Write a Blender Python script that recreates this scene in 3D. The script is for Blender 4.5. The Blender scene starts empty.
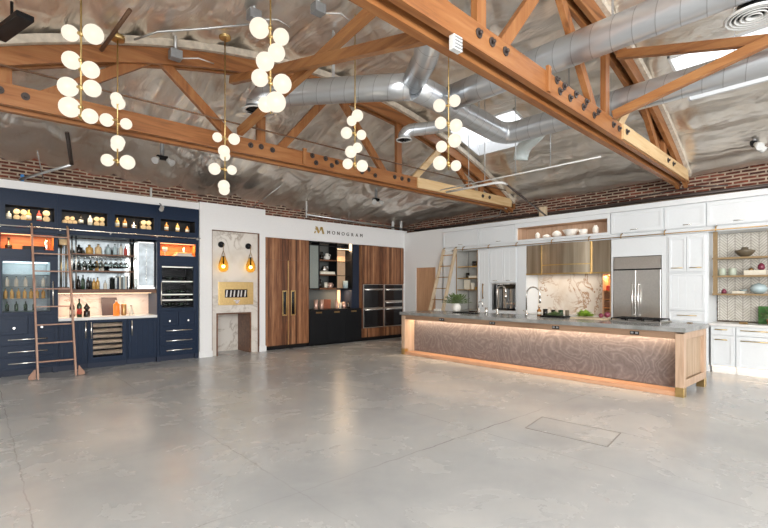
import bpy, bmesh, math, random
from mathutils import Vector, Matrix, noise
random.seed(7)
C = bpy.context.scene.collection
PI = math.pi

# ---------------- camera, world, lights, exposure ----------------
cam = bpy.data.cameras.new('camera'); cam_o = bpy.data.objects.new('camera', cam); C.objects.link(cam_o)
YAW = math.radians(48.2)
cam_o.location = (0, 0, 1.45); cam_o.rotation_euler = (PI/2, 0, YAW-PI/2)
cam.sensor_width = 36; cam.lens = 458/768*36; cam.shift_y = 23.6/768; cam.clip_end = 200
bpy.context.scene.camera = cam_o
sc = bpy.context.scene
sc.view_settings.view_transform = 'Standard'; sc.view_settings.look = 'None'
sc.view_settings.gamma = 1; sc.view_settings.use_curve_mapping = False
sc.view_settings.exposure = 0.12
w = bpy.data.worlds.new('world'); sc.world = w; w.use_nodes = True
bg = w.node_tree.nodes['Background']; bg.inputs[0].default_value = (0.93, 0.96, 1.0, 1); bg.inputs[1].default_value = 2.3

def area(name, loc, size, power, color=(1, 1, 1), rot=(0, 0, 0), sy=None):
    l = bpy.data.lights.new(name, 'AREA'); l.energy = power; l.color = color; l.size = size
    l.shape = 'RECTANGLE'; l.size_y = sy or size
    o = bpy.data.objects.new(name, l); o.location = loc; o.rotation_euler = rot; C.objects.link(o); return o
# large softbox lamp added behind the camera, standing in for presumed window daylight
LP = [area('daylight_softbox', (-1.5, -4.5, 2.6), 6.0, 950, (1.0, 0.985, 0.96), (math.radians(78), 0, YAW-PI/2), 3.0)]

# ---------------- materials ----------------
def newmat(name):
    m = bpy.data.materials.new(name); m.use_nodes = True
    nt = m.node_tree; return m, nt, nt.nodes['Principled BSDF']
def nd(nt, t, **k):
    n = nt.nodes.new(t)
    for a, b in k.items(): setattr(n, a, b)
    return n
def ramp(nt, fac, stops):
    r = nd(nt, 'ShaderNodeValToRGB'); e = r.color_ramp.elements
    while len(e) < len(stops): e.new(0.5)
    for i, (p, c) in enumerate(stops): e[i].position = p; e[i].color = (*c, 1)
    nt.links.new(fac, r.inputs[0]); return r.outputs[0]
def coords(nt, scale=(1, 1, 1), rot=(0, 0, 0)):
    t = nd(nt, 'ShaderNodeTexCoord'); mp = nd(nt, 'ShaderNodeMapping')
    mp.inputs['Scale'].default_value = scale; mp.inputs['Rotation'].default_value = rot
    nt.links.new(t.outputs['Object'], mp.inputs[0]); return mp.outputs[0]
def noise_n(nt, vec, scale, detail=4, rough=0.5, dist=0.0):
    n = nd(nt, 'ShaderNodeTexNoise'); n.inputs['Scale'].default_value = scale; n.inputs['Detail'].default_value = detail
    n.inputs['Roughness'].default_value = rough; n.inputs['Distortion'].default_value = dist
    nt.links.new(vec, n.inputs['Vector']); return n.outputs[0]
def bump(nt, b, h, strength=0.2, dist=0.01):
    n = nd(nt, 'ShaderNodeBump'); n.inputs['Strength'].default_value = strength; n.inputs['Distance'].default_value = dist
    nt.links.new(h, n.inputs['Height']); nt.links.new(n.outputs[0], b.inputs['Normal'])
def plain(name, col, rough=0.5, metal=0.0, var=0.06, coat=0.0, bumps=0.0, nscale=30):
    m, nt, b = newmat(name); v = coords(nt)
    n = noise_n(nt, v, nscale)
    c = ramp(nt, n, [(0.3, tuple(max(0, x*(1-var)) for x in col)), (0.7, tuple(min(1, x*(1+var)) for x in col))])
    nt.links.new(c, b.inputs['Base Color']); b.inputs['Roughness'].default_value = rough; b.inputs['Metallic'].default_value = metal
    b.inputs['Coat Weight'].default_value = coat
    if bumps: bump(nt, b, n, bumps)
    return m
def emit(name, col, s, base=None):
    m, nt, b = newmat(name); b.inputs['Base Color'].default_value = (*(base or col), 1)
    b.inputs['Emission Color'].default_value = (*col, 1); b.inputs['Emission Strength'].default_value = s; return m
def glassm(name, col=(1, 1, 1), rough=0.0, ior=1.1):
    m, nt, b = newmat(name); b.inputs['Base Color'].default_value = (*col, 1); b.inputs['Transmission Weight'].default_value = 1
    b.inputs['Roughness'].default_value = rough; b.inputs['IOR'].default_value = ior; return m
def wood(name, stops, axis='z', scale=6, rough=0.45, planks=None, stretch=12, plank_var=0.35, coat=0.0):
    m, nt, b = newmat(name)
    s = {'x': (1/stretch*3, 3, 3), 'y': (3, 1/stretch*3, 3), 'z': (3, 3, 1/stretch*3)}[axis]
    v = coords(nt, s)
    if planks:   # planks = (coordinate axis across, width)
        t = nd(nt, 'ShaderNodeTexCoord'); sp = nd(nt, 'ShaderNodeSeparateXYZ'); nt.links.new(t.outputs['Object'], sp.inputs[0])
        d = nd(nt, 'ShaderNodeMath', operation='DIVIDE'); d.inputs[1].default_value = planks[1]
        nt.links.new(sp.outputs[planks[0].upper()], d.inputs[0])
        f = nd(nt, 'ShaderNodeMath', operation='FLOOR'); nt.links.new(d.outputs[0], f.inputs[0])
        wn = nd(nt, 'ShaderNodeTexWhiteNoise', noise_dimensions='1D'); nt.links.new(f.outputs[0], wn.inputs['W'])
        cb = nd(nt, 'ShaderNodeVectorMath', operation='ADD'); sc_ = nd(nt, 'ShaderNodeVectorMath', operation='SCALE'); sc_.inputs['Scale'].default_value = 7.0
        nt.links.new(wn.outputs['Color'], sc_.inputs[0]); nt.links.new(v, cb.inputs[0]); nt.links.new(sc_.outputs[0], cb.inputs[1]); v = cb.outputs[0]
    n = noise_n(nt, v, scale, 6, 0.6, 0.6)
    if planks:
        mx = nd(nt, 'ShaderNodeMath', operation='MULTIPLY_ADD'); mx.inputs[1].default_value = plank_var
        nt.links.new(wn.outputs['Value'], mx.inputs[0])
        sb = nd(nt, 'ShaderNodeMath', operation='SUBTRACT'); sb.inputs[1].default_value = plank_var/2; nt.links.new(n, sb.inputs[0])
        nt.links.new(sb.outputs[0], mx.inputs[2]); n = mx.outputs[0]
    c = ramp(nt, n, stops)
    nt.links.new(c, b.inputs['Base Color']); b.inputs['Roughness'].default_value = rough; b.inputs['Coat Weight'].default_value = coat
    bump(nt, b, n, 0.15, 0.004)
    return m

M = {}
M['fir'] = wood('fir_x', [(0.22, (0.11, 0.04, 0.013)), (0.45, (0.29, 0.108, 0.031)), (0.75, (0.40, 0.185, 0.068))], 'x', 5)
M['firz'] = wood('fir_z', [(0.22, (0.11, 0.04, 0.013)), (0.45, (0.29, 0.108, 0.031)), (0.75, (0.39, 0.18, 0.065))], 'z', 5)
M['firy'] = wood('fir_y', [(0.22, (0.14, 0.05, 0.016)), (0.45, (0.33, 0.135, 0.045)), (0.75, (0.46, 0.23, 0.085))], 'y', 5)
M['walnut'] = wood('walnut', [(0.25, (0.075, 0.024, 0.009)), (0.5, (0.21, 0.082, 0.034)), (0.8, (0.42, 0.21, 0.10))], 'z', 6, 0.4, ('x', 0.052), plank_var=0.45)
M['walnut_shelf'] = wood('walnut_shelf', [(0.25, (0.07, 0.025, 0.01)), (0.5, (0.16, 0.065, 0.028)), (0.8, (0.27, 0.12, 0.055))], 'x', 6, 0.4)
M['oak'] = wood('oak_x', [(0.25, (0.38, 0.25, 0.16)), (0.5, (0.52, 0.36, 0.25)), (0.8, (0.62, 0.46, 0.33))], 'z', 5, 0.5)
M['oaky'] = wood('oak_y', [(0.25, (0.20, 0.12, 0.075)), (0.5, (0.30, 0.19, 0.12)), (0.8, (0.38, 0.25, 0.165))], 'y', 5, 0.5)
M['oakplank'] = wood('oak_plank', [(0.25, (0.36, 0.24, 0.15)), (0.5, (0.50, 0.36, 0.24)), (0.8, (0.60, 0.46, 0.33))], 'z', 5, 0.5, ('x', 0.14), plank_var=0.2)
M['oakdoor'] = wood('oak_door', [(0.25, (0.36, 0.19, 0.10)), (0.5, (0.52, 0.30, 0.17)), (0.8, (0.60, 0.37, 0.22))], 'z', 5, 0.5)
M['orange_wood'] = wood('orange_wood', [(0.25, (0.35, 0.11, 0.03)), (0.5, (0.55, 0.2, 0.06)), (0.8, (0.7, 0.3, 0.1))], 'x', 5, 0.5)
M['paleorn'] = wood('ladder_oak', [(0.25, (0.5, 0.37, 0.23)), (0.5, (0.64, 0.51, 0.35)), (0.8, (0.74, 0.61, 0.44))], 'z', 5, 0.5)
M['copperwood'] = wood('ladder_copper', [(0.25, (0.24, 0.12, 0.075)), (0.5, (0.38, 0.21, 0.14)), (0.8, (0.5, 0.3, 0.21))], 'z', 5, 0.4)
M['navy'] = plain('navy_paint', (0.009, 0.020, 0.046), 0.36, 0, 0.08)
M['navy'].node_tree.nodes['Principled BSDF'].inputs['Specular IOR Level'].default_value = 0.2
M['navy_dark'] = plain('navy_toe', (0.012, 0.02, 0.045), 0.6)
M['white'] = plain('white_paint', (0.79, 0.81, 0.82), 0.45, 0, 0.015)
M['wallwhite'] = plain('wall_white', (0.80, 0.80, 0.795), 0.7, 0, 0.015)
M['cabwhite'] = plain('cabinet_white', (0.78, 0.81, 0.825), 0.4, 0, 0.01)
M['black'] = plain('black', (0.006, 0.006, 0.007), 0.4)
M['blackglass'] = plain('oven_glass', (0.006, 0.006, 0.008), 0.08)
M['blackcab'] = plain('black_cabinet', (0.008, 0.009, 0.011), 0.4)
M['bluecab'] = plain('blue_black_panel', (0.02, 0.028, 0.05), 0.4)
for _k in ('black', 'blackcab', 'bluecab'): M[_k].node_tree.nodes['Principled BSDF'].inputs['Specular IOR Level'].default_value = 0.25
M['greytile'] = plain('dark_grey_back', (0.13, 0.14, 0.135), 0.5)
M['steel'] = plain('stainless', (0.66, 0.64, 0.61), 0.3, 1.0, 0.05)
M['chrome'] = plain('chrome', (0.8, 0.8, 0.8), 0.15, 1.0)
M['nickel'] = plain('nickel', (0.78, 0.76, 0.72), 0.25, 1.0)
M['brass'] = plain('brass', (0.60, 0.43, 0.19), 0.3, 1.0, 0.1)
M['brassdark'] = plain('aged_brass', (0.42, 0.27, 0.12), 0.35, 1.0)
M['globe'] = emit('globe_glass', (1.0, 0.90, 0.74), 0.98, (0.02, 0.02, 0.02))
M['warm'] = emit('warm_led', (1.0, 0.72, 0.45), 4.0)
M['warmlow'] = emit('warm_led_low', (1.0, 0.6, 0.3), 2.0)
M['glass'] = glassm('clear_glass')
M['fluted'] = plain('fluted_glass', (0.22, 0.25, 0.235), 0.25)
M['amber'] = glassm('amber_glass', (0.95, 0.62, 0.16), 0.05, 1.15)
M['amberliq'] = plain('amber_bottle', (0.38, 0.16, 0.04), 0.15, 0, 0.2)
M['whisky'] = plain('whisky_gold', (0.62, 0.36, 0.1), 0.15, 0, 0.2)
M['orangebot'] = plain('orange_bottle', (0.9, 0.25, 0.03), 0.25)
M['darkbot'] = plain('dark_bottle', (0.015, 0.012, 0.01), 0.12)
M['greenbot'] = plain('green_bottle', (0.02, 0.05, 0.02), 0.12)
M['label'] = plain('cream_label', (0.75, 0.7, 0.58), 0.6)
M['redlabel'] = plain('red_label', (0.5, 0.05, 0.03), 0.5)
M['ceramic'] = plain('white_ceramic', (0.82, 0.79, 0.73), 0.35)
M['woodslice'] = plain('log_end', (0.72, 0.52, 0.28), 0.7, 0, 0.12)
M['worktop'] = plain('white_quartz', (0.78, 0.77, 0.75), 0.25, 0, 0.04, nscale=6)
M['bulb'] = emit('bulb', (1.0, 0.75, 0.35), 14)
M['green'] = plain('leaf_green', (0.14, 0.20, 0.07), 0.5, 0, 0.4)
M['brightgreen'] = plain('lettuce_green', (0.28, 0.42, 0.05), 0.5, 0, 0.3)
M['onion'] = plain('red_onion', (0.2, 0.03, 0.06), 0.35)
M['greyplastic'] = plain('grey_metal', (0.35, 0.36, 0.37), 0.5, 0.6)
M['galv'] = plain('galvanised_pipe', (0.6, 0.62, 0.63), 0.35, 0.9)
M['pipewhite'] = plain('pipe_white', (0.68, 0.68, 0.66), 0.5)
M['conduit'] = plain('brown_rod', (0.18, 0.1, 0.06), 0.5, 0.5)
M['dkpipe'] = plain('dark_pipe', (0.06, 0.045, 0.04), 0.4, 0.3)
M['papers'] = plain('book_pages', (0.7, 0.66, 0.58), 0.7)
M['blueglaze'] = plain('blue_grey_glaze', (0.42, 0.53, 0.55), 0.25)
M['brownbowl'] = plain('brown_clay', (0.14, 0.11, 0.07), 0.45)
M['sagejar'] = plain('sage_jar', (0.45, 0.5, 0.4), 0.4)
M['gold'] = plain('gold_leaf', (0.55, 0.38, 0.12), 0.35, 0.6)
M['darktext'] = plain('dark_lettering', (0.07, 0.055, 0.04), 0.5)
M['cork'] = plain('cork_board', (0.5, 0.34, 0.18), 0.6)
M['mirror'] = plain('antique_mirror', (0.30, 0.32, 0.32), 0.12, 1.0, 0.3, nscale=5)

def marble(name, base, vein, vein2, scale=1.0, sharp=0.05):
    m, nt, b = newmat(name); v = coords(nt, (scale,)*3, (0.4, 0.7, 0.3))
    n = noise_n(nt, v, 1.6, 8, 0.6, 1.2)
    a = nd(nt, 'ShaderNodeMath', operation='SUBTRACT'); a.inputs[1].default_value = 0.5; nt.links.new(n, a.inputs[0])
    ab = nd(nt, 'ShaderNodeMath', operation='ABSOLUTE'); nt.links.new(a.outputs[0], ab.inputs[0])
    c1 = ramp(nt, ab.outputs[0], [(0.0, vein), (sharp*0.4, tuple((x+y)/2 for x, y in zip(vein, base))), (sharp, base)])
    n2 = noise_n(nt, v, 0.9, 3)
    msk = ramp(nt, n2, [(0.42, (0, 0, 0)), (0.6, (1, 1, 1))])
    n3 = noise_n(nt, v, 2.5, 5); c3 = ramp(nt, n3, [(0.35, vein2), (0.6, base)])
    mx = nd(nt, 'ShaderNodeMix', data_type='RGBA'); nt.links.new(msk, mx.inputs[0]); nt.links.new(c3, mx.inputs[6]); nt.links.new(c1, mx.inputs[7])
    nt.links.new(mx.outputs[2], b.inputs['Base Color']); b.inputs['Roughness'].default_value = 0.2
    return m
M['marble'] = marble('cream_marble', (0.74, 0.68, 0.60), (0.34, 0.16, 0.05), (0.62, 0.52, 0.42), 1.3, 0.035)
M['marblew'] = marble('white_marble', (0.72, 0.68, 0.62), (0.42, 0.36, 0.30), (0.62, 0.57, 0.50), 1.1, 0.05)
M['marblebar'] = marble('bar_marble', (0.70, 0.58, 0.50), (0.3, 0.16, 0.08), (0.64, 0.52, 0.44), 1.5, 0.03)

def brickmat(name, vertical_axis, across):
    m, nt, b = newmat(name)
    t = nd(nt, 'ShaderNodeTexCoord'); sp = nd(nt, 'ShaderNodeSeparateXYZ'); cb = nd(nt, 'ShaderNodeCombineXYZ')
    nt.links.new(t.outputs['Object'], sp.inputs[0]); nt.links.new(sp.outputs[across], cb.inputs[0]); nt.links.new(sp.outputs['Z'], cb.inputs[1])
    wv = nd(nt, 'ShaderNodeTexNoise'); wv.inputs['Scale'].default_value = 3; nt.links.new(cb.outputs[0], wv.inputs['Vector'])
    ad = nd(nt, 'ShaderNodeVectorMath', operation='MULTIPLY_ADD'); ad.inputs[1].default_value = (0.02, 0.02, 0); nt.links.new(wv.outputs['Color'], ad.inputs[0]); nt.links.new(cb.outputs[0], ad.inputs[2])
    br = nd(nt, 'ShaderNodeTexBrick'); nt.links.new(ad.outputs[0], br.inputs['Vector'])
    br.inputs['Scale'].default_value = 1; br.inputs['Brick Width'].default_value = 0.23; br.inputs['Row Height'].default_value = 0.061
    br.inputs['Mortar Size'].default_value = 0.013; br.inputs['Bias'].default_value = -0.1
    br.inputs['Color1'].default_value = (0.06, 0.018, 0.012, 1); br.inputs['Color2'].default_value = (0.26, 0.07, 0.038, 1); br.inputs['Mortar'].default_value = (0.44, 0.36, 0.28, 1)
    n = noise_n(nt, cb.outputs[0], 9, 5)
    mx = nd(nt, 'ShaderNodeMix', data_type='RGBA', blend_type='MULTIPLY'); mx.inputs[0].default_value = 0.8
    nt.links.new(br.outputs[0], mx.inputs[6]); nt.links.new(ramp(nt, n, [(0.3, (0.55, 0.5, 0.5)), (0.65, (1.25, 1.2, 1.15))]), mx.inputs[7])
    nt.links.new(mx.outputs[2], b.inputs['Base Color']); b.inputs['Roughness'].default_value = 0.9
    bump(nt, b, br.outputs[1], -0.5, 0.01)
    return m
M['brick_l'] = brickmat('brick_left', 'Z', 'X'); M['brick_r'] = brickmat('brick_right', 'Z', 'Y')

def floormat():
    m, nt, b = newmat('polished_concrete'); v = coords(nt)
    n1 = noise_n(nt, v, 0.55, 6, 0.6, 0.4); n2 = noise_n(nt, v, 1.3, 9, 0.62, 0.4)
    c1 = ramp(nt, n1, [(0.3, (0.42, 0.43, 0.435)), (0.5, (0.50, 0.505, 0.50)), (0.7, (0.58, 0.57, 0.54))])
    c2 = ramp(nt, n2, [(0.25, (0.84, 0.845, 0.86)), (0.5, (0.98, 0.98, 0.98)), (0.75, (1.08, 1.07, 1.04))])
    mx = nd(nt, 'ShaderNodeMix', data_type='RGBA', blend_type='MULTIPLY'); mx.inputs[0].default_value = 0.9
    nt.links.new(c1, mx.inputs[6]); nt.links.new(c2, mx.inputs[7])
    # saw cut joints
    t = nd(nt, 'ShaderNodeTexCoord'); sp = nd(nt, 'ShaderNodeSeparateXYZ'); nt.links.new(t.outputs['Object'], sp.inputs[0])
    wob = noise_n(nt, v, 5, 3)
    last = mx.outputs[2]
    for ax, pos, wd in (('X', 1.72, 0.006), ('Y', 2.82, 0.007), ('X', 0.27, 0.005), ('X', 3.8, 0.005)):
        s1 = nd(nt, 'ShaderNodeMath', operation='SUBTRACT'); s1.inputs[1].default_value = pos-0.03; nt.links.new(sp.outputs[ax], s1.inputs[0])
        s2 = nd(nt, 'ShaderNodeMath', operation='MULTIPLY_ADD'); s2.inputs[1].default_value = -0.06; nt.links.new(wob, s2.inputs[0]); nt.links.new(s1.outputs[0], s2.inputs[2])
        a = nd(nt, 'ShaderNodeMath', operation='ABSOLUTE'); nt.links.new(s2.outputs[0], a.inputs[0])
        lt = nd(nt, 'ShaderNodeMath', operation='LESS_THAN'); lt.inputs[1].default_value = wd; nt.links.new(a.outputs[0], lt.inputs[0])
        g = nd(nt, 'ShaderNodeMath', operation='MULTIPLY'); nt.links.new(lt.outputs[0], g.inputs[0]); nt.links.new(ramp(nt, n1, [(0.40, (0.12,)*3), (0.62, (0.75,)*3)]), g.inputs[1])
        k = nd(nt, 'ShaderNodeMix', data_type='RGBA'); nt.links.new(g.outputs[0], k.inputs[0]); nt.links.new(last, k.inputs[6]); k.inputs[7].default_value = (0.13, 0.12, 0.11, 1)
        last = k.outputs[2]
    nt.links.new(last, b.inputs['Base Color'])
    r = ramp(nt, n2, [(0.3, (0.2,)*3), (0.7, (0.32,)*3)]); nt.links.new(r, b.inputs['Roughness'])
    b.inputs['Specular IOR Level'].default_value = 0.55
    bump(nt, b, n2, 0.02, 0.003)
    return m
M['floor'] = floormat()

def foilmat():
    m, nt, b = newmat('foil_insulation'); v = coords(nt)
    n1 = noise_n(nt, v, 1.1, 5, 0.6, 0.5); n2 = noise_n(nt, coords(nt, (1.6, 0.35, 1.0)), 2.6, 3, 0.5, 1.2)
    c = ramp(nt, n1, [(0.28, (0.66, 0.52, 0.41)), (0.42, (0.82, 0.77, 0.70)), (0.7, (0.93, 0.90, 0.85))])
    nt.links.new(c, b.inputs['Base Color']); b.inputs['Metallic'].default_value = 0.85; b.inputs['Roughness'].default_value = 0.3
    bump(nt, b, n2, 0.5, 0.10)
    return m
M['foil'] = foilmat()

def ductmat():
    m, nt, b = newmat('spiral_duct'); 
    t = nd(nt, 'ShaderNodeUVMap'); sp = nd(nt, 'ShaderNodeSeparateXYZ'); nt.links.new(t.outputs[0], sp.inputs[0])
    add = nd(nt, 'ShaderNodeMath', operation='MULTIPLY_ADD'); add.inputs[1].default_value = 1.0; nt.links.new(sp.outputs[0], add.inputs[0]); nt.links.new(sp.outputs[1], add.inputs[2])
    fr = nd(nt, 'ShaderNodeMath', operation='FRACT'); nt.links.new(add.outputs[0], fr.inputs[0])
    seam = ramp(nt, fr.outputs[0], [(0.0, (0.30, 0.31, 0.32)), (0.05, (0.62, 0.65, 0.68)), (1.0, (0.66, 0.69, 0.72))])
    nt.links.new(seam, b.inputs['Base Color']); b.inputs['Metallic'].default_value = 0.85; b.inputs['Roughness'].default_value = 0.3
    n = noise_n(nt, coords(nt), 14, 3); bump(nt, b, n, 0.15, 0.01)
    return m
M['duct'] = ductmat()

def swirl():
    m, nt, b = newmat('burl_veneer'); v = coords(nt, (0.001, 1, 1))
    n = noise_n(nt, v, 1.8, 2.5, 0.5, 0.6)
    ml = nd(nt, 'ShaderNodeMath', operation='MULTIPLY'); ml.inputs[1].default_value = 16; nt.links.new(n, ml.inputs[0])
    fr = nd(nt, 'ShaderNodeMath', operation='PINGPONG'); fr.inputs[1].default_value = 0.5; nt.links.new(ml.outputs[0], fr.inputs[0])
    f = noise_n(nt, v, 26, 4)
    c = ramp(nt, fr.outputs[0], [(0.0, (0.22, 0.19, 0.185)), (0.2, (0.165, 0.14, 0.137)), (0.5, (0.145, 0.12, 0.117))])
    mx = nd(nt, 'ShaderNodeMix', data_type='RGBA', blend_type='MULTIPLY'); mx.inputs[0].default_value = 1
    nt.links.new(c, mx.inputs[6]); nt.links.new(ramp(nt, f, [(0.3, (0.85,)*3), (0.7, (1.15,)*3)]), mx.inputs[7])
    nt.links.new(mx.outputs[2], b.inputs['Base Color']); b.inputs['Roughness'].default_value = 0.45
    return m
M['swirl'] = swirl()

def chevron():
    m, nt, b = newmat('chevron_tile')
    t = nd(nt, 'ShaderNodeTexCoord'); sp = nd(nt, 'ShaderNodeSeparateXYZ'); nt.links.new(t.outputs['Object'], sp.inputs[0])
    def mt(op, a, bb=None, c=None):
        n = nd(nt, 'ShaderNodeMath', operation=op)
        for i, x in enumerate((a, bb, c)):
            if x is None: continue
            if isinstance(x, (int, float)): n.inputs[i].default_value = x
            else: nt.links.new(x, n.inputs[i])
        return n.outputs[0]
    W = 0.11
    tri = mt('PINGPONG', sp.outputs['Y'], W)
    u = mt('FRACT', mt('DIVIDE', mt('ADD', sp.outputs['Z'], tri), 0.05))
    g1 = mt('LESS_THAN', mt('ABSOLUTE', mt('SUBTRACT', u, 0.5)), 0.41)
    e = mt('FRACT', mt('DIVIDE', sp.outputs['Y'], W))
    g2 = mt('LESS_THAN', mt('ABSOLUTE', mt('SUBTRACT', e, 0.5)), 0.46)
    g = mt('MULTIPLY', g1, g2)
    n = noise_n(nt, coords(nt), 8, 2)
    mx = nd(nt, 'ShaderNodeMix', data_type='RGBA'); nt.links.new(g, mx.inputs[0]); mx.inputs[6].default_value = (0.30, 0.27, 0.23, 1)
    nt.links.new(ramp(nt, n, [(0.3, (0.58, 0.55, 0.48)), (0.7, (0.70, 0.67, 0.61))]), mx.inputs[7])
    nt.links.new(mx.outputs[2], b.inputs['Base Color']); b.inputs['Roughness'].default_value = 0.25
    return m
M['chevron'] = chevron()
def islandstone():
    m, nt, b = newmat('grey_stone'); v = coords(nt)
    n = noise_n(nt, v, 2.5, 7, 0.65, 0.8)
    nt.links.new(ramp(nt, n, [(0.3, (0.17, 0.175, 0.17)), (0.5, (0.25, 0.255, 0.245)), (0.7, (0.36, 0.36, 0.345))]), b.inputs['Base Color'])
    b.inputs['Roughness'].default_value = 0.2
    return m
M['stone'] = islandstone()
def hoodmat():
    m, nt, b = newmat('brushed_bronze_hood'); v = coords(nt, (0.3, 6, 0.3))
    n = noise_n(nt, v, 1.2, 4)
    nt.links.new(ramp(nt, n, [(0.3, (0.30, 0.235, 0.16)), (0.7, (0.56, 0.48, 0.37))]), b.inputs['Base Color'])
    b.inputs['Metallic'].default_value = 0.9; b.inputs['Roughness'].default_value = 0.32
    return m
M['hood'] = hoodmat()

# ---------------- mesh helpers ----------------
class MB:
    def __init__(s, tf=None): s.v = []; s.f = []; s.tf = tf; s.uv = {}; s.smooth = set()
    def _a(s, vs, fs, sm=False):
        o = len(s.v); s.v += [Vector(p) for p in vs]
        for f in fs:
            if sm: s.smooth.add(len(s.f))
            s.f.append([o+i for i in f])
        return s
    def box(s, x0, x1, y0, y1, z0, z1):
        v = [(x, y, z) for x in (x0, x1) for y in (y0, y1) for z in (z0, z1)]
        return s._a(v, [(0, 1, 3, 2), (4, 6, 7, 5), (0, 4, 5, 1), (2, 3, 7, 6), (0, 2, 6, 4), (1, 5, 7, 3)])
    def bar(s, p0, p1, w, h, up=(0, 0, 1)):
        p0, p1 = Vector(p0), Vector(p1); d = (p1-p0).normalized(); u = Vector(up)
        if abs(d.dot(u)) > 0.98: u = Vector((0, 1, 0))
        sd = d.cross(u).normalized(); up2 = sd.cross(d).normalized()
        v = [p + sd*a*w/2 + up2*b*h/2 for p in (p0, p1) for a in (-1, 1) for b in (-1, 1)]
        return s._a(v, [(0, 1, 3, 2), (4, 6, 7, 5), (0, 4, 5, 1), (2, 3, 7, 6), (0, 2, 6, 4), (1, 5, 7, 3)])
    def tube(s, pts, r, n=10, cap=True, uv=False, rs=None):
        pts = [Vector(p) for p in pts]; rings = []; o = len(s.v); L = 0
        ref = None
        for i, p in enumerate(pts):
            d = ((pts[min(i+1, len(pts)-1)]-pts[max(i-1, 0)])).normalized()
            if ref is None:
                ref = Vector((0, 0, 1)) if abs(d.z) < 0.9 else Vector((1, 0, 0))
            a = (ref - d*ref.dot(d)).normalized(); ref = a; b = d.cross(a)
            rr = rs[i] if rs else r
            rings.append([p + a*math.cos(2*PI*k/n)*rr + b*math.sin(2*PI*k/n)*rr for k in range(n)])
        s.v += [q for R in rings for q in R]
        for i in range(len(pts)-1):
            L2 = L + (pts[i+1]-pts[i]).length
            for k in range(n):
                k2 = (k+1) % n; s.smooth.add(len(s.f))
                if uv: s.uv[len(s.f)] = [(k/n, L*5), ((k+1)/n, L*5), ((k+1)/n, L2*5), (k/n, L2*5)]
                s.f.append([o+i*n+k, o+i*n+k2, o+(i+1)*n+k2, o+(i+1)*n+k])
            L = L2
        if cap:
            s.f.append([o+k for k in range(n)]); s.f.append([o+(len(pts)-1)*n+k for k in reversed(range(n))])
        return s
    def cyl(s, p0, p1, r, n=12): return s.tube([p0, p1], r, n)
    def lathe(s, c, prof, n=14):
        c = Vector(c); o = len(s.v)
        for (r, z) in prof: s.v += [c + Vector((r*math.cos(2*PI*k/n), r*math.sin(2*PI*k/n), z)) for k in range(n)]
        for i in range(len(prof)-1):
            for k in range(n):
                k2 = (k+1) % n; s.smooth.add(len(s.f)); s.f.append([o+i*n+k, o+i*n+k2, o+(i+1)*n+k2, o+(i+1)*n+k])
        if prof[0] == prof[-1]: return s
        if prof[0][0] > 1e-4: s.f.append([o+k for k in reversed(range(n))])
        if prof[-1][0] > 1e-4: s.f.append([o+(len(prof)-1)*n+k for k in range(n)])
        return s
    def sphere(s, c, r, n=20, sx=1, sy=1, sz=1):
        c = Vector(c); m = n//2; o = len(s.v)
        for i in range(m+1):
            t = PI*i/m
            for k in range(n): s.v.append(c + Vector((sx*r*math.sin(t)*math.cos(2*PI*k/n), sy*r*math.sin(t)*math.sin(2*PI*k/n), sz*r*math.cos(t))))
        for i in range(m):
            for k in range(n):
                k2 = (k+1) % n; s.smooth.add(len(s.f)); s.f.append([o+i*n+k, o+(i+1)*n+k, o+(i+1)*n+k2, o+i*n+k2])
        return s
    def prism(s, poly, a, b, axis='y'):
        # polygon in the plane across axis, extruded from a to b
        n = len(poly)
        P = (lambda u, v, t: (u, t, v)) if axis == 'y' else ((lambda u, v, t: (t, u, v)) if axis == 'x' else (lambda u, v, t: (u, v, t)))
        vs = [P(u, v, a) for u, v in poly]+[P(u, v, b) for u, v in poly]
        fs = [list(range(n)), list(reversed(range(n, 2*n)))]+[[i, n+i, n+(i+1) % n, (i+1) % n] for i in range(n)]
        return s._a(vs, fs)
    def build(s, name, mat, parent=None, bev=0, loc=None):
        vs = [Vector(s.tf(*p)) if s.tf else Vector(p) for p in s.v]
        if parent is not None: org = Vector(parent['_org'])
        elif loc is not None: org = Vector(loc)
        else:
            org = Vector(((min(p.x for p in vs)+max(p.x for p in vs))/2, (min(p.y for p in vs)+max(p.y for p in vs))/2, min(p.z for p in vs)))
        me = bpy.data.meshes.new(name); me.from_pydata([p-org for p in vs], [], s.f)
        if s.uv:
            ul = me.uv_layers.new(name='uv')
            for fi, co in s.uv.items():
                for li, c in zip(me.polygons[fi].loop_indices, co): ul.data[li].uv = c
        for i in s.smooth: me.polygons[i].use_smooth = True
        bm = bmesh.new(); bm.from_mesh(me); bmesh.ops.remove_doubles(bm, verts=bm.verts, dist=1e-5)
        bmesh.ops.recalc_face_normals(bm, faces=bm.faces); bm.to_mesh(me); bm.free()
        me.materials.append(mat)
        o = bpy.data.objects.new(name, me); C.objects.link(o)
        o['_org'] = tuple(org)
        if parent is None: o.location = org
        else: o.parent = parent
        if bev:
            md = o.modifiers.new('bevel', 'BEVEL'); md.width = bev; md.segments = 2; md.limit_method = 'ANGLE'
        return o
def thing(name, label, cat, loc, group=None):
    o = bpy.data.objects.new(name, None); C.objects.link(o); o.location = loc; o['_org'] = tuple(loc); o.empty_display_size = 0.1
    o['label'] = label; o['category'] = cat
    if group: o['group'] = group
    return o
def tag(o, label, cat, group=None):
    o['label'] = label; o['category'] = cat
    if group: o['group'] = group
    return o
def struct(o): o['kind'] = 'structure'; return o
def copy_tree(o, loc=None, label=None, parent=None):
    c = o.copy(); C.objects.link(c)
    if parent is not None: c.parent = parent
    if loc is not None: c.location = loc; c['_org'] = tuple(loc)
    if label: c['label'] = label
    for ch in list(o.children): copy_tree(ch, parent=c)
    return c
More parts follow.
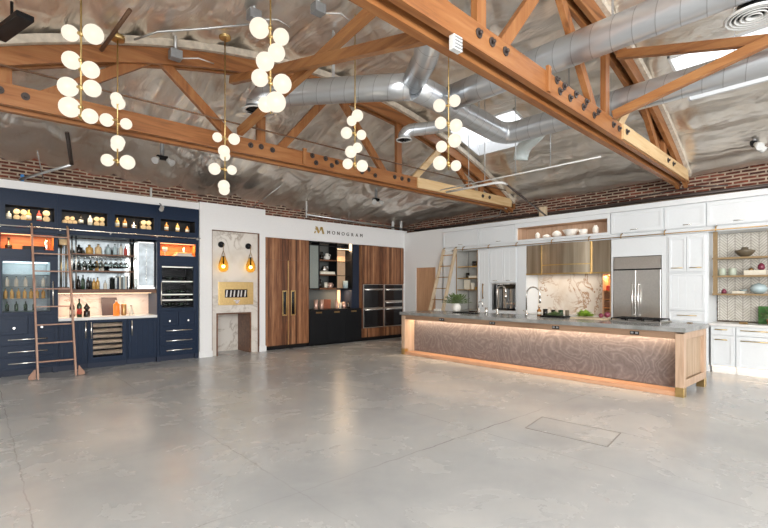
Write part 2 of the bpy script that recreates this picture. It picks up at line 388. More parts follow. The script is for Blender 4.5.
FL = lambda u, d, z: (u, 9.6-d, z)       # left wall frame: u along x, d into the room
FK = lambda u, d, z: (9.4-d, u, z)       # kitchen wall frame: u along y, d into the room
def plate(mb, u0, u1, z0, z1, d0, d1, holes):
    us = sorted({u0, u1, *[h[0] for h in holes], *[h[1] for h in holes]}); zs = sorted({z0, z1, *[h[2] for h in holes], *[h[3] for h in holes]})
    for a, b in zip(us, us[1:]):
        run = None
        for c, d in zip(zs, zs[1:]):
            hit = any(h[0]-1e-6 <= a and b <= h[1]+1e-6 and h[2]-1e-6 <= c and d <= h[3]+1e-6 for h in holes)
            if not hit:
                run = (run[0], d) if run and abs(run[1]-c) < 1e-6 else ((mb.box(a, b, d0, d1, *run), (c, d))[1] if run else (c, d))
        if run: mb.box(a, b, d0, d1, *run)
    return mb
def liner(mb, u0, u1, z0, z1, df, db, t=0.012):
    mb.box(u0, u1, db, db+t, z0, z1); mb.box(u0-t, u0, db, df, z0-t, z1+t); mb.box(u1, u1+t, db, df, z0-t, z1+t)
    mb.box(u0, u1, db, df, z0-t, z0); mb.box(u0, u1, db, df, z1, z1+t); return mb
def shaker(mb, u0, u1, z0, z1, d, t=0.022, st=0.055, planks=0):
    mb.box(u0, u1, d, d+t*0.5, z0, z1)
    mb.box(u0, u0+st, d, d+t, z0, z1); mb.box(u1-st, u1, d, d+t, z0, z1)
    mb.box(u0+st, u1-st, d, d+t, z0, z0+st); mb.box(u0+st, u1-st, d, d+t, z1-st, z1)
    if planks:
        w = (u1-u0-2*st)/planks
        for i in range(planks): mb.box(u0+st+i*w+0.004, u0+st+(i+1)*w-0.004, d, d+t*0.68, z0+st, z1-st)
    return mb
def pull(tf, parent, u0, u1, z0, z1, d, mat, r=0.012, off=0.035, name='handle'):
    mb = MB(tf); hz = abs(u1-u0) > abs(z1-z0)
    e = 0.03
    if hz: mb.tube([(u0, d+off, z0), (u1, d+off, z0)], r, 8); ps = [(u0+e, z0), (u1-e, z0)]
    else: mb.tube([(u0, d+off, z0), (u0, d+off, z1)], r, 8); ps = [(u0, z0+e), (u0, z1-e)]
    for (u, z) in ps: mb.tube([(u, d-0.002, z), (u, d+off, z)], r*0.8, 8)
    return mb.build(name, mat, parent)

# ---------------- the shell ----------------
def roof_z(x, y):
    b = max(4.98-0.05*(x-4.4)**2, 3.60)
    if y > 6.2:
        e = max(3.80-0.045*x, 3.45); b = b+(e-b)*(y-6.2)/4.1
    return b
SKY = [(7.1, 8.1, 4.5, 6.0), (7.1, 8.1, 0.3, 2.1)]
def build_roof():
    mb = MB(); nx, ny = 283, 307; X0, Y0 = -4.0, -5.0
    for j in range(ny):
        for i in range(nx):
            x, y = X0+i*0.05, Y0+j*0.05
            sag = -0.10*abs(math.sin(PI*(x-0.2)/0.62))**0.5
            p = Vector((x*0.9, y*0.45, 0))
            q = noise.noise(Vector((x*1.3, y*0.7, 5)))*1.4; fold = 1-abs(noise.noise(Vector((x*1.1+q, y*3.2+q*1.5, 7))))*2
            wr = 0.035*fold+0.05*noise.noise(p*1.3)+0.022*noise.noise(Vector((x*3.1, y*1.2, 3)))
            e = min([1.0]+[max(0, min(1, max(a-x, x-b, c-y, y-d)/0.25)) for a, b, c, d in SKY])
            mb.v.append(Vector((x, y, roof_z(x, y)+(sag+wr)*e)))
    for j in range(ny-1):
        for i in range(nx-1):
            cx, cy = X0+(i+.5)*0.05, Y0+(j+.5)*0.05
            if any(a < cx < b and c < cy < d for a, b, c, d in SKY): continue
            mb.smooth.add(len(mb.f)); mb.f.append([j*nx+i, j*nx+i+1, (j+1)*nx+i+1, (j+1)*nx+i])
    return struct(mb.build('ceiling', M['foil'], loc=(0, 0, 0)))
build_roof()
m, nt, b = newmat('skylight_pane'); tr = nd(nt, 'ShaderNodeBsdfTranslucent'); tr.inputs[0].default_value = (1, 1, 1, 1)
nt.links.new(tr.outputs[0], nt.nodes['Material Output'].inputs[0]); M['pane'] = m
for i, (a, b_, c, d) in enumerate(SKY):
    za, zb = roof_z(a, c), roof_z(b_, c)
    mb = MB(); t = 0.03
    for (x0, x1, y0, y1) in ((a, a+t, c, d), (b_-t, b_, c, d), (a, b_, c, c+t), (a, b_, d-t, d)):
        z0 = lambda x: za+(zb-za)*(x-a)/(b_-a)
        v = [(x, y, z0(x)-0.02+h) for x in (x0, x1) for y in (y0, y1) for h in (0, 0.28)]
        mb._a(v, [(0, 1, 3, 2), (4, 6, 7, 5), (0, 4, 5, 1), (2, 3, 7, 6), (0, 2, 6, 4), (1, 5, 7, 3)])
    fr = struct(mb.build('window_%d' % (i+1), M['white']))
    mb = MB(); mb._a([(a, c, za+0.22), (b_, c, zb+0.22), (b_, d, zb+0.22), (a, d, za+0.22)], [(0, 1, 2, 3)])
    mb.build('window_pane', M['pane'], fr)

mb = MB(); mb.box(-4, 10.3, -5, 10.4, -0.1, 0); struct(mb.build('floor', M['floor'], loc=(0, 0, 0)))
mb = MB(); mb.box(-4, 10.3, 10.3, 10.4, 0, 4.0); struct(mb.build('wall_left', M['brick_l'], loc=(0, 0, 0)))
mb = MB(); mb.box(-4.1, -4, 1.0, 10.4, 0, 3.8); struct(mb.build('wall_side_light_block', M['wallwhite'], loc=(0, 0, 0)))  # unseen wall added to cut light from this side, white for the fridge's reflection
mb = MB(); mb.box(10.1, 10.3, -5, 10.3, 0, 3.9); struct(mb.build('wall_right', M['brick_r'], loc=(0, 0, 0)))
# white partition in front of the brick, left side
mb = MB(FL); mb.box(-4, 3.46, -0.6, 0.0, 3.065, 3.2); mb.box(-4, 0.23, -0.6, 0.0, 0, 3.065); struct(mb.build('wall_left_bar_surround', M['wallwhite'], loc=(0, 0, 0)))
mb = MB(FL); plate(mb, 3.46, 4.93, 0, 3.22, -0.12, 0.04, [(3.71, 4.79, 0, 2.67)]); struct(mb.build('wall_left_oven_bay', M['wallwhite'], loc=(0, 0, 0)))
mb = MB(FL); plate(mb, 4.93, 9.5, 0, 3.11, -0.12, -0.02, [(4.94, 9.37, 0, 2.61)]); mb.box(4.93, 9.5, -0.62, -0.12, 2.62, 3.05); struct(mb.build('wall_left_sign_side', M['wallwhite'], loc=(0, 0, 0)))
mb = MB(FL); mb.box(3.44, 3.72, 0.02, 0.06, 0, 0.13); mb.box(4.78, 4.95, 0.02, 0.06, 0, 0.13); struct(mb.build('baseboard_left', M['wallwhite'], loc=(0, 0, 0), bev=0.006))
# white partition, kitchen side
mb = MB(FK); plate(mb, 8.13, 9.62, 0, 3.04, -0.12, 0.0, [(8.4, 9.14, 0, 2.01)]); mb.box(8.13, 8.15, -0.6, 0, 0, 3.04); struct(mb.build('wall_right_corner_side', M['wallwhite'], loc=(0, 0, 0)))
mb = MB(FK); mb.box(8.4, 9.14, -0.06, -0.02, 0.0, 2.01); d_ = struct(mb.build('door_1', M['oakdoor'], loc=(9.4, 8.77, 0)))
mb = MB(FK); mb.box(-2.0, 8.13, -0.62, 0.0, 2.93, 3.03); mb.box(-2.0, 8.13, 0.0, 0.02, 2.93, 3.0); struct(mb.build('wall_right_soffit', M['white'], loc=(0, 0, 0)))
mb = MB(); mb.box(0.18, 9.4, 10.21, 10.3, 3.08, 3.14); struct(mb.build('trim_1', M['conduit'], loc=(0, 0, 0)))

# floor hatch
hc = [(4.242, 2.552), (4.741, 2.646), (4.80, 1.83), (4.293, 1.751)]
mb = MB(); mb._a([(x, y, z) for z in (-0.004, 0.002) for x, y in hc], [(0, 1, 2, 3), (7, 6, 5, 4), (0, 4, 5, 1), (1, 5, 6, 2), (2, 6, 7, 3), (3, 7, 4, 0)])
h = thing('floor_hatch', 'concrete-filled rectangular access hatch set flush in the floor in front of the island', 'hatch', (4.5, 2.2, 0))
mb.build('hatch_infill', M['floor'], h)
mb = MB()
for i in range(4):
    p, q = hc[i], hc[(i+1) % 4]; mb.bar((*p, 0.002), (*q, 0.002), 0.010, 0.004)
mb.build('hatch_rim', plain('hatch_edge', (0.24, 0.22, 0.2), 0.6), h)

# ---------------- roof trusses ----------------
arch = lambda x: 4.80-0.05*(x-4.4)**2
M['firpale'] = wood('fir_pale', [(0.22, (0.5, 0.3, 0.13)), (0.5, (0.68, 0.47, 0.24)), (0.8, (0.80, 0.62, 0.38))], 'x', 5)
def truss(Y, label, bolts, splice, pale):
    t = thing('roof_truss', label, 'roof truss', (4.4, Y, 3.33))
    for s in (-1, 1):
        mb = MB(); y0, y1 = sorted((Y+s*0.035, Y+s*0.095))
        mb.box(-0.9, 9.7, y0, y1, 3.35, 3.56); mb.build('bottom_chord', M['fir'], t, 0.006)
        xs = [-0.9+i*(10.5/30) for i in range(31)]
        mb = MB(); mb.prism([(x, arch(x)) for x in xs]+[(x, arch(x)-0.2) for x in reversed(xs)], y0, y1); mb.build('top_chord', M['fir'], t, 0.004)
    mb = MB(); mb.box(-0.9, 9.7, Y-0.105, Y-0.04, 3.335, 3.349); mb.build('ledger_strip', M['fir'], t); mb = MB(); mb.box(-0.9, 9.7, Y+0.03, Y+0.11, 3.31, 3.349); mb.build('ledger_strip', M['fir'], t)
    mb = MB(); mb.box(pale, 9.5, Y-0.125, Y-0.0955, 3.36, 3.555); mb.build('splice_board', M['firpale'], t)['label'] = 'newer pale timber board bolted to the chord'
    mb = MB(); mb.box(splice-0.03, splice+0.03, Y-0.125, Y-0.0955, 3.35, 3.6); mb.build('splice_block', M['firz'], t)
    for x in (0.23, 3.12, 5.9, 8.45):
        mb = MB(); mb.box(x-0.065, x+0.065, Y-0.034, Y+0.034, 3.4, arch(x)-0.1); mb.build('vertical_web', M['firz'], t, 0.005)
    for a, b in ((0.45, 1.62), (2.78, 1.75), (3.35, 4.4), (5.62, 4.5), (6.2, 7.12), (8.3, 7.25)):
        mb = MB(); mb.bar((a, Y, 3.45), (b, Y, arch(b)-0.12), 0.068, 0.12); mb.build('diagonal_web', M['firpale'] if a == 6.2 else M['firz'], t, 0.005)
    mb = MB(); xs = [-0.9+i*(10.5/30) for i in range(31)]
    mb.prism([(x, arch(x)+0.10) for x in xs]+[(x, arch(x)+0.005) for x in reversed(xs)], Y-0.15, Y+0.15); mb.build('insulation_strip', plain('paper_insulation_%d' % int(Y*10), (0.62, 0.55, 0.45), 0.8, 0, 0.2, bumps=0.4, nscale=12), t)
    for x, z in bolts:
        yy = Y-0.0955 if x < pale else Y-0.1255
        mb = MB(); mb.cyl((x, yy-0.010, z), (x, yy, z), 0.04, 12); mb.cyl((x, yy-0.035, z), (x, yy-0.01, z), 0.017, 6)
        mb.build('bolt', M['dkpipe'], t)
    return t
bz = 3.47
far_bolts = [(0.19, bz), (0.40, bz-.01), (2.92, bz), (3.08, bz+0.01), (3.26, bz), (3.95, 3.52), (4.02, 3.42), (4.2, 3.52), (4.32, 3.43), (4.42, 3.5), (4.8, 3.52), (4.95, 3.43), (5.1, 3.5), (5.25, 3.42), (5.72, bz), (5.9, bz), (6.08, bz), (8.35, bz), (8.6, bz)]
near_bolts = [(2.98, bz), (3.17, bz), (3.38, bz), (4.35, 3.53), (4.42, 3.44), (4.52, 3.52), (4.66, 3.44), (4.8, 3.52), (5.0, 3.44), (5.08, 3.52), (5.3, 3.43), (5.42, 3.5), (5.9, bz), (6.1, bz), (6.3, bz), (8.2, bz), (8.5, bz)]
truss(6.2, 'further timber bowstring roof truss, above the sign and bar wall', far_bolts, 3.8, 6.3)
t2 = truss(2.37, 'nearer timber bowstring roof truss crossing above the island', near_bolts, 4.15, 6.2)
t2.rotation_euler = (0, 0, math.radians(2.55))
def brace(p0, p1, label, pale=False):
    mb = MB(); mb.bar(p0, p1, 0.10, 0.08, (1, 0, 0)); tag(mb.build('sway_brace', M['firy'], bev=0.005), label, 'brace', 'timber braces between roof trusses')
brace((2.73, 6.05, 3.6), (2.73, 2.42, 4.12), 'timber brace rising from far truss chord between middle hanging lights')
brace((2.62, 6.05, 4.28), (2.62, 2.42, 3.40), 'flatter timber brace running from duct elbow down to the near truss')
brace((6.0, 2.32, 4.36), (6.0, -1.4, 3.34), 'upper timber brace at right, descending past the skylight')
brace((5.89, 2.33, 3.58), (5.89, -1.4, 4.40), 'lower timber brace at right, rising from near truss bolts')

# ---------------- ducts ----------------
def ring(mb, c, r, dz=0.03): mb.lathe(c, [(r*1.28, 0), (r*1.32, 0.012), (r*1.05, dz), (r*0.95, dz), (r*0.98, 0.01), (r*1.28, 0)], 20)
def arcpts(a, b, c, n=6):   # bezier elbow
    a, b, c = map(Vector, (a, b, c)); return [a*(1-t)**2+b*2*t*(1-t)+c*t*t for t in [i/n for i in range(n+1)]]
D = thing('ventilation_duct', 'branching galvanised spiral duct with elbows hung under the foil roof', 'duct', (5.2, 3, 4))
mb = MB(); mb.tube([(4.78, y, 4.0) for y in [-1.6+i*0.5 for i in range(11)]]+[(4.78, 3.95, 4.0)], 0.165, 24, uv=True); mb.build('straight_duct', M['duct'], D)
mb = MB(); mb.tube([(6.3, y, 3.88) for y in [-1.6+i*0.5 for i in range(10)]]+[(6.3, 3.4, 3.88)]+arcpts((6.3, 3.9, 3.88), (6.3, 4.14, 3.88), (6.08, 4.15, 3.89), 4)+[(5.2, 4.1, 3.93), (4.6, 4.06, 3.96), (4.1, 4.03, 3.97)], 0.165, 24, uv=True); mb.build('elbow_duct', M['duct'], D)
mb = MB(); mb.tube([(4.1, 4.05, 3.97), (3.95, 4.3, 4.0), (3.7, 4.75, 4.05), (3.4, 5.25, 4.09), (3.18, 5.55, 4.10)]+arcpts((3.08, 5.68, 4.10), (2.93, 5.86, 4.10), (2.90, 5.86, 3.90), 6), 0.165, 24, uv=True); mb.build('diagonal_duct', M['duct'], D)
mb = MB(); mb.tube([(4.08, 4.02, 4.0), (3.85, 3.6, 4.07), (3.62, 3.3, 4.15)]+arcpts((3.6, 3.25, 4.18), (3.5, 3.1, 4.25), (3.48, 3.1, 4.6), 4), 0.145, 20, uv=True); mb.build('riser_duct', M['duct'], D)
mb = MB(); mb.tube([(5.3, 4.12, 3.93), (5.3, 4.4, 3.88), (5.05, 4.78, 3.85)]+arcpts((4.99, 4.86, 3.85), (4.88, 5.0, 3.85), (4.88, 5.0, 3.72), 4), 0.095, 20, uv=True); mb.build('branch_duct', M['duct'], D)
mb = MB(); mb.tube([(6.3, 3.45, 3.88), (6.52, 3.75, 3.83)]+arcpts((6.7, 4.0, 3.8), (6.86, 4.2, 3.78), (6.86, 4.22, 3.6), 6), 0.12, 20); mb.build('canvas_branch', plain('pale_canvas', (0.66, 0.74, 0.74), 0.5), D)
for c, r in (((2.90, 5.86, 3.87), 0.155), ((4.88, 5.0, 3.69), 0.095)):
    mb = MB(); ring(mb, c, r); g = mb.build('diffuser_ring', M['pipewhite'], D)
    mb = MB(); 
    for k in range(5): mb.bar((c[0]-r*0.9, c[1]-r*0.8+k*r*0.4, c[2]+0.01), (c[0]+r*0.9, c[1]-r*0.8+k*r*0.4, c[2]+0.01), 0.006, 0.012)
    mb.cyl((c[0], c[1], c[2]+0.03), (c[0], c[1], c[2]+0.034), r*0.97, 20); mb.build('grille', M['black'], g)
for p in ((4.78, 1.9, 4.16), (6.3, 1.2, 4.06), (6.3, 3.1, 4.06), (5.6, 4.14, 4.09), (3.55, 4.98, 4.23)):
    mb = MB(); mb.box(p[0]-0.022, p[0]+0.022, p[1]-0.003, p[1]+0.003, p[2]-0.02, roof_z(p[0], p[1])-0.08); mb.build('hanger_strap', M['galv'], D)
t = thing('ceiling_diffuser', 'round louvred air diffuser at the top edge above the right skylight', 'air diffuser', (5.02, 0.82, 3.78))
mb = MB(); mb.lathe((5.02, 0.82, 3.78), [(0.2, 0.0), (0.215, 0.02), (0.12, 0.06), (0.11, 0.06), (0.19, 0.012), (0.2, 0)], 28); mb.build('rim', M['pipewhite'], t)
for k, r in enumerate((0.05, 0.09, 0.13, 0.165)):
    mb = MB(); mb.lathe((5.02, 0.82, 3.785), [(r, 0), (r+0.012, 0), (r-0.005, 0.028), (r-0.017, 0.028), (r, 0)], 24); mb.build('louvre', M['pipewhite'], t)
mb = MB(); mb.cyl((5.02, 0.82, 3.82), (5.02, 0.82, 3.9), 0.12, 20); mb.build('neck', M['black'], t)

# ---------------- pipes, rods and ceiling fittings ----------------
def pipe(name, pts, r, mat, label, cat='pipe', n=8): return tag(MB().tube(pts, r, n).build(name, M[mat]), label, cat)
pipe('tie_rod', [(-1, 6.03, 3.70), (9.3, 6.03, 3.70)], 0.012, 'conduit', 'thin brown rod running level across the far truss webs', 'rod')
t = pipe('conduit_pipe', [(6.52, 5.7, 3.28), (6.52, 2.75, 3.28)], 0.011, 'pipewhite', 'long straight white pipe passing under the near truss')
pipe('conduit_pipe', [(6.45, 5.5, 3.2), (6.48, 4.5, 3.2), (6.55, 4.38, 3.2), (6.72, 4.4, 3.2)], 0.02, 'pipewhite', 'shorter white pipe bending just below the straight white one')
pipe('conduit_pipe', [(6.74, 4.405, 3.199), (9.5, 5.2, 3.046)], 0.018, 'dkpipe', 'dark pipe dropping from the white bend to the kitchen parapet')
for i, (x, y) in enumerate(((6.52, 4.7), (6.52, 4.1), (6.52, 3.5))):
    z1 = 3.5 if y < 0 else roof_z(x, y)-0.06
    if i == 1: z1 = roof_z(x, y)-0.06
    pipe('hanger_rod', [(x, y, 3.272), (x, y, z1)], 0.007, 'galv', ['leftmost', 'middle', 'rightmost'][i]+' thin hanger rod holding the long white pipe', 'rod')
pipe('hanger_rod', [(6.465, 5.0, 3.19), (6.465, 5.0, roof_z(6.465, 5.0)-0.05)], 0.006, 'galv', 'thin hanger rod holding the shorter bent white pipe', 'rod')
pipe('water_pipe', [(6.2, 9.85, 3.28), (9.85, 9.85, 3.2)], 0.022, 'galv', 'level metal pipe along the parapet top above the sign')
pipe('water_pipe', [(6.2, 9.85, 3.2), (6.2, 9.85, 4.12)], 0.02, 'pipewhite', 'upright pale pipe rising left of the sign to the roof')
pipe('water_pipe', [(9.25, 9.95, 3.15), (9.25, 9.95, 3.62)], 0.045, 'pipewhite', 'left one of two thick white upright pipes near the corner')
pipe('water_pipe', [(9.58, 9.95, 3.15), (9.58, 9.95, 3.62)], 0.045, 'pipewhite', 'right one of two thick white upright pipes near the corner')
pipe('hanger_rod', [(7.5, 9.8, 3.2), (7.5, 9.8, 3.86), (6.95, 9.8, 3.86), (7.75, 9.8, 3.84)], 0.009, 'galv', 'thin cross-shaped rod hanger above the sign letters', 'rod')
pipe('cable_bundle', [(9.72, 1.0, 3.12), (9.75, 3, 3.15), (9.72, 4.6, 3.12), (9.75, 6.4, 3.16), (9.72, 8.2, 3.13), (9.72, 9.5, 3.14)], 0.035, 'dkpipe', 'dark cable bundle lying along the kitchen parapet', 'cable')
pipe('cable', [(9.5, 1.9, 3.18), (9.6, 2.45, 3.26), (9.62, 3.5, 3.2), (9.55, 5, 3.2)], 0.012, 'dkpipe', 'thin dark cable draped at the near truss bearing', 'cable')
pipe('cable', [(9.3, 6.1, 3.3), (9.45, 6.3, 3.42), (9.6, 6.5, 3.22), (9.55, 7.4, 3.2)], 0.014, 'galv', 'looped grey cable at the far truss bearing', 'cable')
mb = MB(); mb.box(9.58, 9.66, 5.26, 5.42, 3.035, 3.28); tag(mb.build('timber_block', M['paleorn']), 'small pale timber block standing on parapet above the bowl niche', 'block')
pipe('vent_pole', [(1.06, 8.5, 3.84), (1.16, 8.8, 3.42)], 0.03, 'dkpipe', 'black pole slanting down from the roof above the bar', 'pole')
pipe('conduit_pipe', [(1.16, 8.82, 3.42), (0.56, 9.65, 3.24)], 0.022, 'galv', 'grey pipe from the black pole down to the bar parapet')
mb = MB(); mb.sphere((0.6, 9.8, 3.33), 0.03, 12); mb.box(0.58, 0.62, 9.78, 9.82, 3.2, 3.33); tag(mb.build('valve', plain('blue_plastic', (0.05, 0.25, 0.6), 0.4)), 'small blue valve on the brick above the bar', 'valve')
pipe('conduit_pipe', [(2.7, 10.2, 3.2), (2.7, 10.2, 3.5)], 0.02, 'pipewhite', 'short pale pipe stub on the brick above the bar')
pipe('hanger_rod', [(0.9, 9.9, 3.3), (0.75, 9.2, 3.65)], 0.008, 'galv', 'thin slanting wire from brick to roof at far left', 'wire')
pipe('hanger_rod', [(4.7, 9.9, 3.23), (5.1, 9.1, 3.74)], 0.008, 'galv', 'thin slanting wire above the amber wall lamps', 'wire')
pipe('conduit_pipe', [(1.36, 5.8, 4.28), (1.55, 5.6, 4.36), (2.0, 5.4, 4.48), (2.5, 5.1, 4.60)], 0.012, 'galv', 'bent conduit along roof between left hanging light canopies')
pipe('roof_strut', [(1.07, 6.0, 4.14), (1.19, 5.24, 4.30)], 0.022, 'conduit', 'slanting brown strut on the foil roof beside the left front globes', 'strut')
def floodhead(c, label, n=2, dirs=((-0.8, -0.5), (0.8, -0.5)), mat='pipewhite'):
    c = Vector(c); t = thing('emergency_light', label, 'emergency light', c)
    mb = MB(); mb.box(c.x-0.09, c.x+0.09, c.y-0.04, c.y+0.04, c.z-0.05, c.z+0.02); mb.build('battery_box', M['black'], t, 0.01)
    mb = MB(); mb.cyl(c+Vector((0, 0, 0.02)), (c.x, c.y, max(c.z+0.06, roof_z(c.x, c.y)-0.04)), 0.035, 10); mb.build('mount', M['greyplastic'], t)
    for dx, dy in dirs:
        a = c+Vector((dx*0.1, -0.03, -0.04)); bb = a+Vector((dx*0.08, -0.07, -0.07))
        mb = MB(); mb.tube([a, a+(bb-a)*0.5, bb], 0.05, 14, rs=[0.03, 0.05, 0.06]); mb.build('lamp_head', M['pipewhite'], t)
floodhead((2.43, 8.5, 3.72), 'twin-head emergency light on the roof between the left hanging lights')
floodhead((7.34, 8.5, 3.62), 'twin-head emergency light beside far truss above the sign')
floodhead((9.2, 1.5, 3.74), 'twin-head emergency light at right above the kitchen uppers')
for c, l in (((1.87, 6.0, 4.33), 'grey junction box with cables above the bar, left of others'), ((2.4, 4.93, 4.56), 'middle grey junction box on the foil roof'), ((2.94, 4.42, 4.62), 'grey junction box near the big timber brace')):
    t = thing('junction_box', l, 'junction box', c); z = roof_z(c[0], c[1])
    mb = MB(); mb.box(c[0]-0.07, c[0]+0.07, c[1]-0.06, c[1]+0.06, c[2]-0.03, c[2]+0.08); mb.build('box_body', M['greyplastic'], t, 0.006)
    mb = MB(); mb.cyl((c[0], c[1], c[2]+0.07), (c[0], c[1], z+0.02), 0.02); mb.build('stem', M['galv'], t)
    mb = MB(); mb.tube([(c[0]+0.05, c[1], c[2]), (c[0]+0.25, c[1]-0.1, c[2]+0.03), (c[0]+0.5, c[1]+0.05, c[2]+0.1)], 0.008, 6); mb.build('cable', M['pipewhite'], t)
t = thing('track_light_bar', 'black rectangular light bar at top left corner', 'light bar', (0.25, 5.3, 3.78))
mb = MB(); mb.bar((0.16, 5.62, 3.80), (0.33, 5.02, 3.80), 0.13, 0.05); mb.build('bar_body', M['black'], t, 0.006)
mb = MB(); mb.tube([(0.25, 5.3, 3.82), (0.25, 5.3, 4.02)], 0.012, 8); mb.build('suspension_arm', M['black'], t)
t = thing('floodlight', 'small black floodlight on an arm just behind far left truss web', 'floodlight', (0.4, 6.6, 3.6))
mb = MB(); mb.bar((0.3, 6.62, 3.62), (0.52, 6.72, 3.66), 0.14, 0.07); mb.build('lamp_body', M['black'], t, 0.006)
mb = MB(); mb.tube([(0.4, 6.65, 3.66), (0.38, 6.8, 3.74), (0.35, 6.95, 3.80)], 0.014, 8); mb.build('arm', M['black'], t)
t = thing('wall_spotlight', 'small silver spotlight at the top of the bar fascia', 'spotlight', (2.67, 9.3, 2.95))
mb = MB(); mb.tube([(2.67, 9.33, 2.98), (2.62, 9.22, 2.92)], 0.04, 14); mb.build('lamp_head', M['chrome'], t)
mb = MB(); mb.tube([(2.67, 9.36, 2.99), (2.70, 9.5, 3.05), (2.70, 9.61, 3.1)], 0.01, 8); mb.build('arm', M['black'], t)
t = thing('electrical_box', 'small pale electrical box on near truss above a hanging light', 'electrical box', (2.70, 2.2, 3.215))
mb = MB(); mb.box(2.645, 2.745, 2.18, 2.23, 3.225, 3.3345); mb.build('box_body', M['pipewhite'], t, 0.004)
mb = MB(); 
for k in range(4): mb.box(2.655, 2.735, 2.174, 2.1795, 3.235+k*0.025, 3.245+k*0.025)
mb.build('louvre', M['greyplastic'], t)

# ---------------- hanging globe lights ----------------
def chandelier(cx, cy, globes, label, zbot, r0=0.0715, k_=1.0, zc=None):
    globes = [(s*k_, 1.45+(z-1.45)*k_, dp, k) for s, z, dp, k in globes]; zbot = 1.45+(zbot-1.45)*k_
    zt = roof_z(cx, cy)-0.02; zc = zc or zt
    t = thing('hanging_globe_light', label, 'pendant light', (cx, cy, zbot), 'brass hanging lights with white globes')
    mb = MB(); mb.cyl((cx, cy, zbot), (cx, cy, zt), 0.008, 8); mb.build('rod', M['brass'], t)
    mb = MB(); mb.lathe((cx, cy, zc-0.035), [(0.07, 0), (0.075, 0.02), (0.075, 0.05)], 20); mb.build('canopy', M['brass'], t)
    R = Vector((math.sin(YAW), -math.cos(YAW), 0)); F = Vector((math.cos(YAW), math.sin(YAW), 0))
    V = Vector((cx, cy, 0)); fw = V.dot(F); V = V/fw
    for i, (s, z, dp, k) in enumerate(globes):
        # each globe sits on a short arm around the rod
        p = Vector((cx, cy, 1.45+(z-1.45)*(1+dp/fw)))+R*s+V*dp
        mb = MB(); mb.sphere(p, r0*k, 24); g = mb.build('globe', M['globe'], t)
        a = Vector((cx, cy, z)); dd = (p-a); 
        if dd.length > 0.02:
            q = a+dd.normalized()*max(0.03, dd.length-r0*k+0.006)
            mb = MB(); mb.tube([a, q], 0.012, 8); mb.tube([a-dd.normalized()*0.014, a+dd.normalized()*0.02], 0.018, 10); mb.build('globe_arm', M['brass'], g)
G = chandelier
G(0.702, 4.805, [(-0.095, 3.70, 0, .95), (0.11, 3.69, 0, 1.15), (-0.085, 3.46, 0, 1.05), (0.085, 3.375, 0, 1.0), (-0.115, 3.225, 0, 1.15), (0.10, 3.21, 0, 1.0), (-0.10, 3.045, 0, 1.2), (0.08, 2.965, 0, .9)], 'left front hanging light with eight large white globes, cut by the top edge', 2.93)
G(1.197, 5.827, [(-0.012, 3.644, -0.07, .85), (0.01, 3.586, 0.07, 1.0), (-0.125, 3.39, 0, 1.0), (0.10, 3.345, 0, .85), (0.005, 3.135, -0.07, 1.0), (-0.005, 3.089, 0.07, .9), (-0.115, 2.925, 0, .95), (0.115, 2.90, 0, 1.1)], 'left rear hanging light, just right of the leftmost one, over the bar', 2.86, k_=0.97, zc=4.26)
G(2.40, 5.75, [(-0.10, 3.42, 0, .85), (0.12, 3.395, 0, 1.0), (-0.013, 3.24, -0.07, 1.0), (-0.0, 3.174, 0.07, .9), (-0.135, 3.005, 0, 1.05), (0.09, 2.99, 0, .85), (-0.015, 2.785, -0.07, 1.0), (-0.01, 2.729, 0.07, .95)], 'slim hanging light in front of the far truss, above the oven bay', 2.72, k_=0.981, zc=4.68)
G(1.879, 3.552, [(-0.095, 3.66, 0, 1.15), (0.09, 3.585, 0, .95), (0.05, 3.45, -0.07, 1.0), (-0.045, 3.375, -0.07, 1.05), (-0.09, 3.235, 0, 1.0), (0.10, 3.185, 0, 1.1), (-0.04, 3.01, -0.07, 0.9), (-0.0, 2.98, -0.1, 0.01), (0.03, 3.045, -0.08, 1.15)][:7]+[(0.045, 3.03, -0.09, 1.15)], 'large hanging light in front of the duct elbow, cut by the top edge', 2.93)
G(3.53, 4.49, [(0.03, 3.59, -0.08, 1.0), (-0.04, 3.525, -0.08, .85), (-0.105, 3.375, 0, 1.0), (0.08, 3.35, 0, .85), (0.03, 3.19, -0.08, .85), (-0.05, 3.14, -0.08, 1.0), (-0.09, 2.99, 0, .9), (0.09, 2.965, 0, 1.0)], 'hanging light under the diagonal duct, above the sign', 2.93)
G(4.058, 3.427, [(-0.105, 3.54, 0, 1.0), (0.07, 3.595, 0, .95), (-0.09, 3.34, 0, .95), (0.085, 3.31, 0, 1.05), (-0.08, 3.07, 0, .9), (0.07, 3.14, 0, 1.1), (-0.10, 2.88, 0, 1.1), (0.085, 2.85, 0, .85)], 'hanging light nearest the island, beneath the near truss box', 2.8)

# ---------------- small things used in several places ----------------
def bottle(c, h, r, mat, label, group=None, shoulder=0.62, cap='black', band='label', cat='bottle', neck=0.32):
    c = Vector(c); mb = MB()
    mb.lathe(c, [(r*0.9, 0), (r, 0.006), (r, h*shoulder), (r*0.85, h*(shoulder+0.06)), (r*neck, h*(shoulder+0.16)), (r*neck, h*0.93)], 12)
    o = mb.build('bottle', M[mat]); tag(o, label, cat, group); o['_org'] = tuple(o.location)
    mb = MB(); mb.lathe(c+Vector((0, 0, h*0.92)), [(r*neck*1.2, 0), (r*neck*1.2, h*0.08)], 10); mb.build('cap', M[cap], o)
    if band: mb = MB(); mb.lathe(c+Vector((0, 0, h*0.15)), [(r*1.02, 0), (r*1.02, h*0.3)], 12); mb.build('paper_label', M[band], o)
    return o
ORD = ['first', 'second', 'third', 'fourth', 'fifth', 'sixth', 'seventh', 'eighth', 'ninth', 'tenth', 'eleventh', 'twelfth']

M['fridgegrey'] = plain('fridge_liner', (0.42, 0.50, 0.52), 0.5)
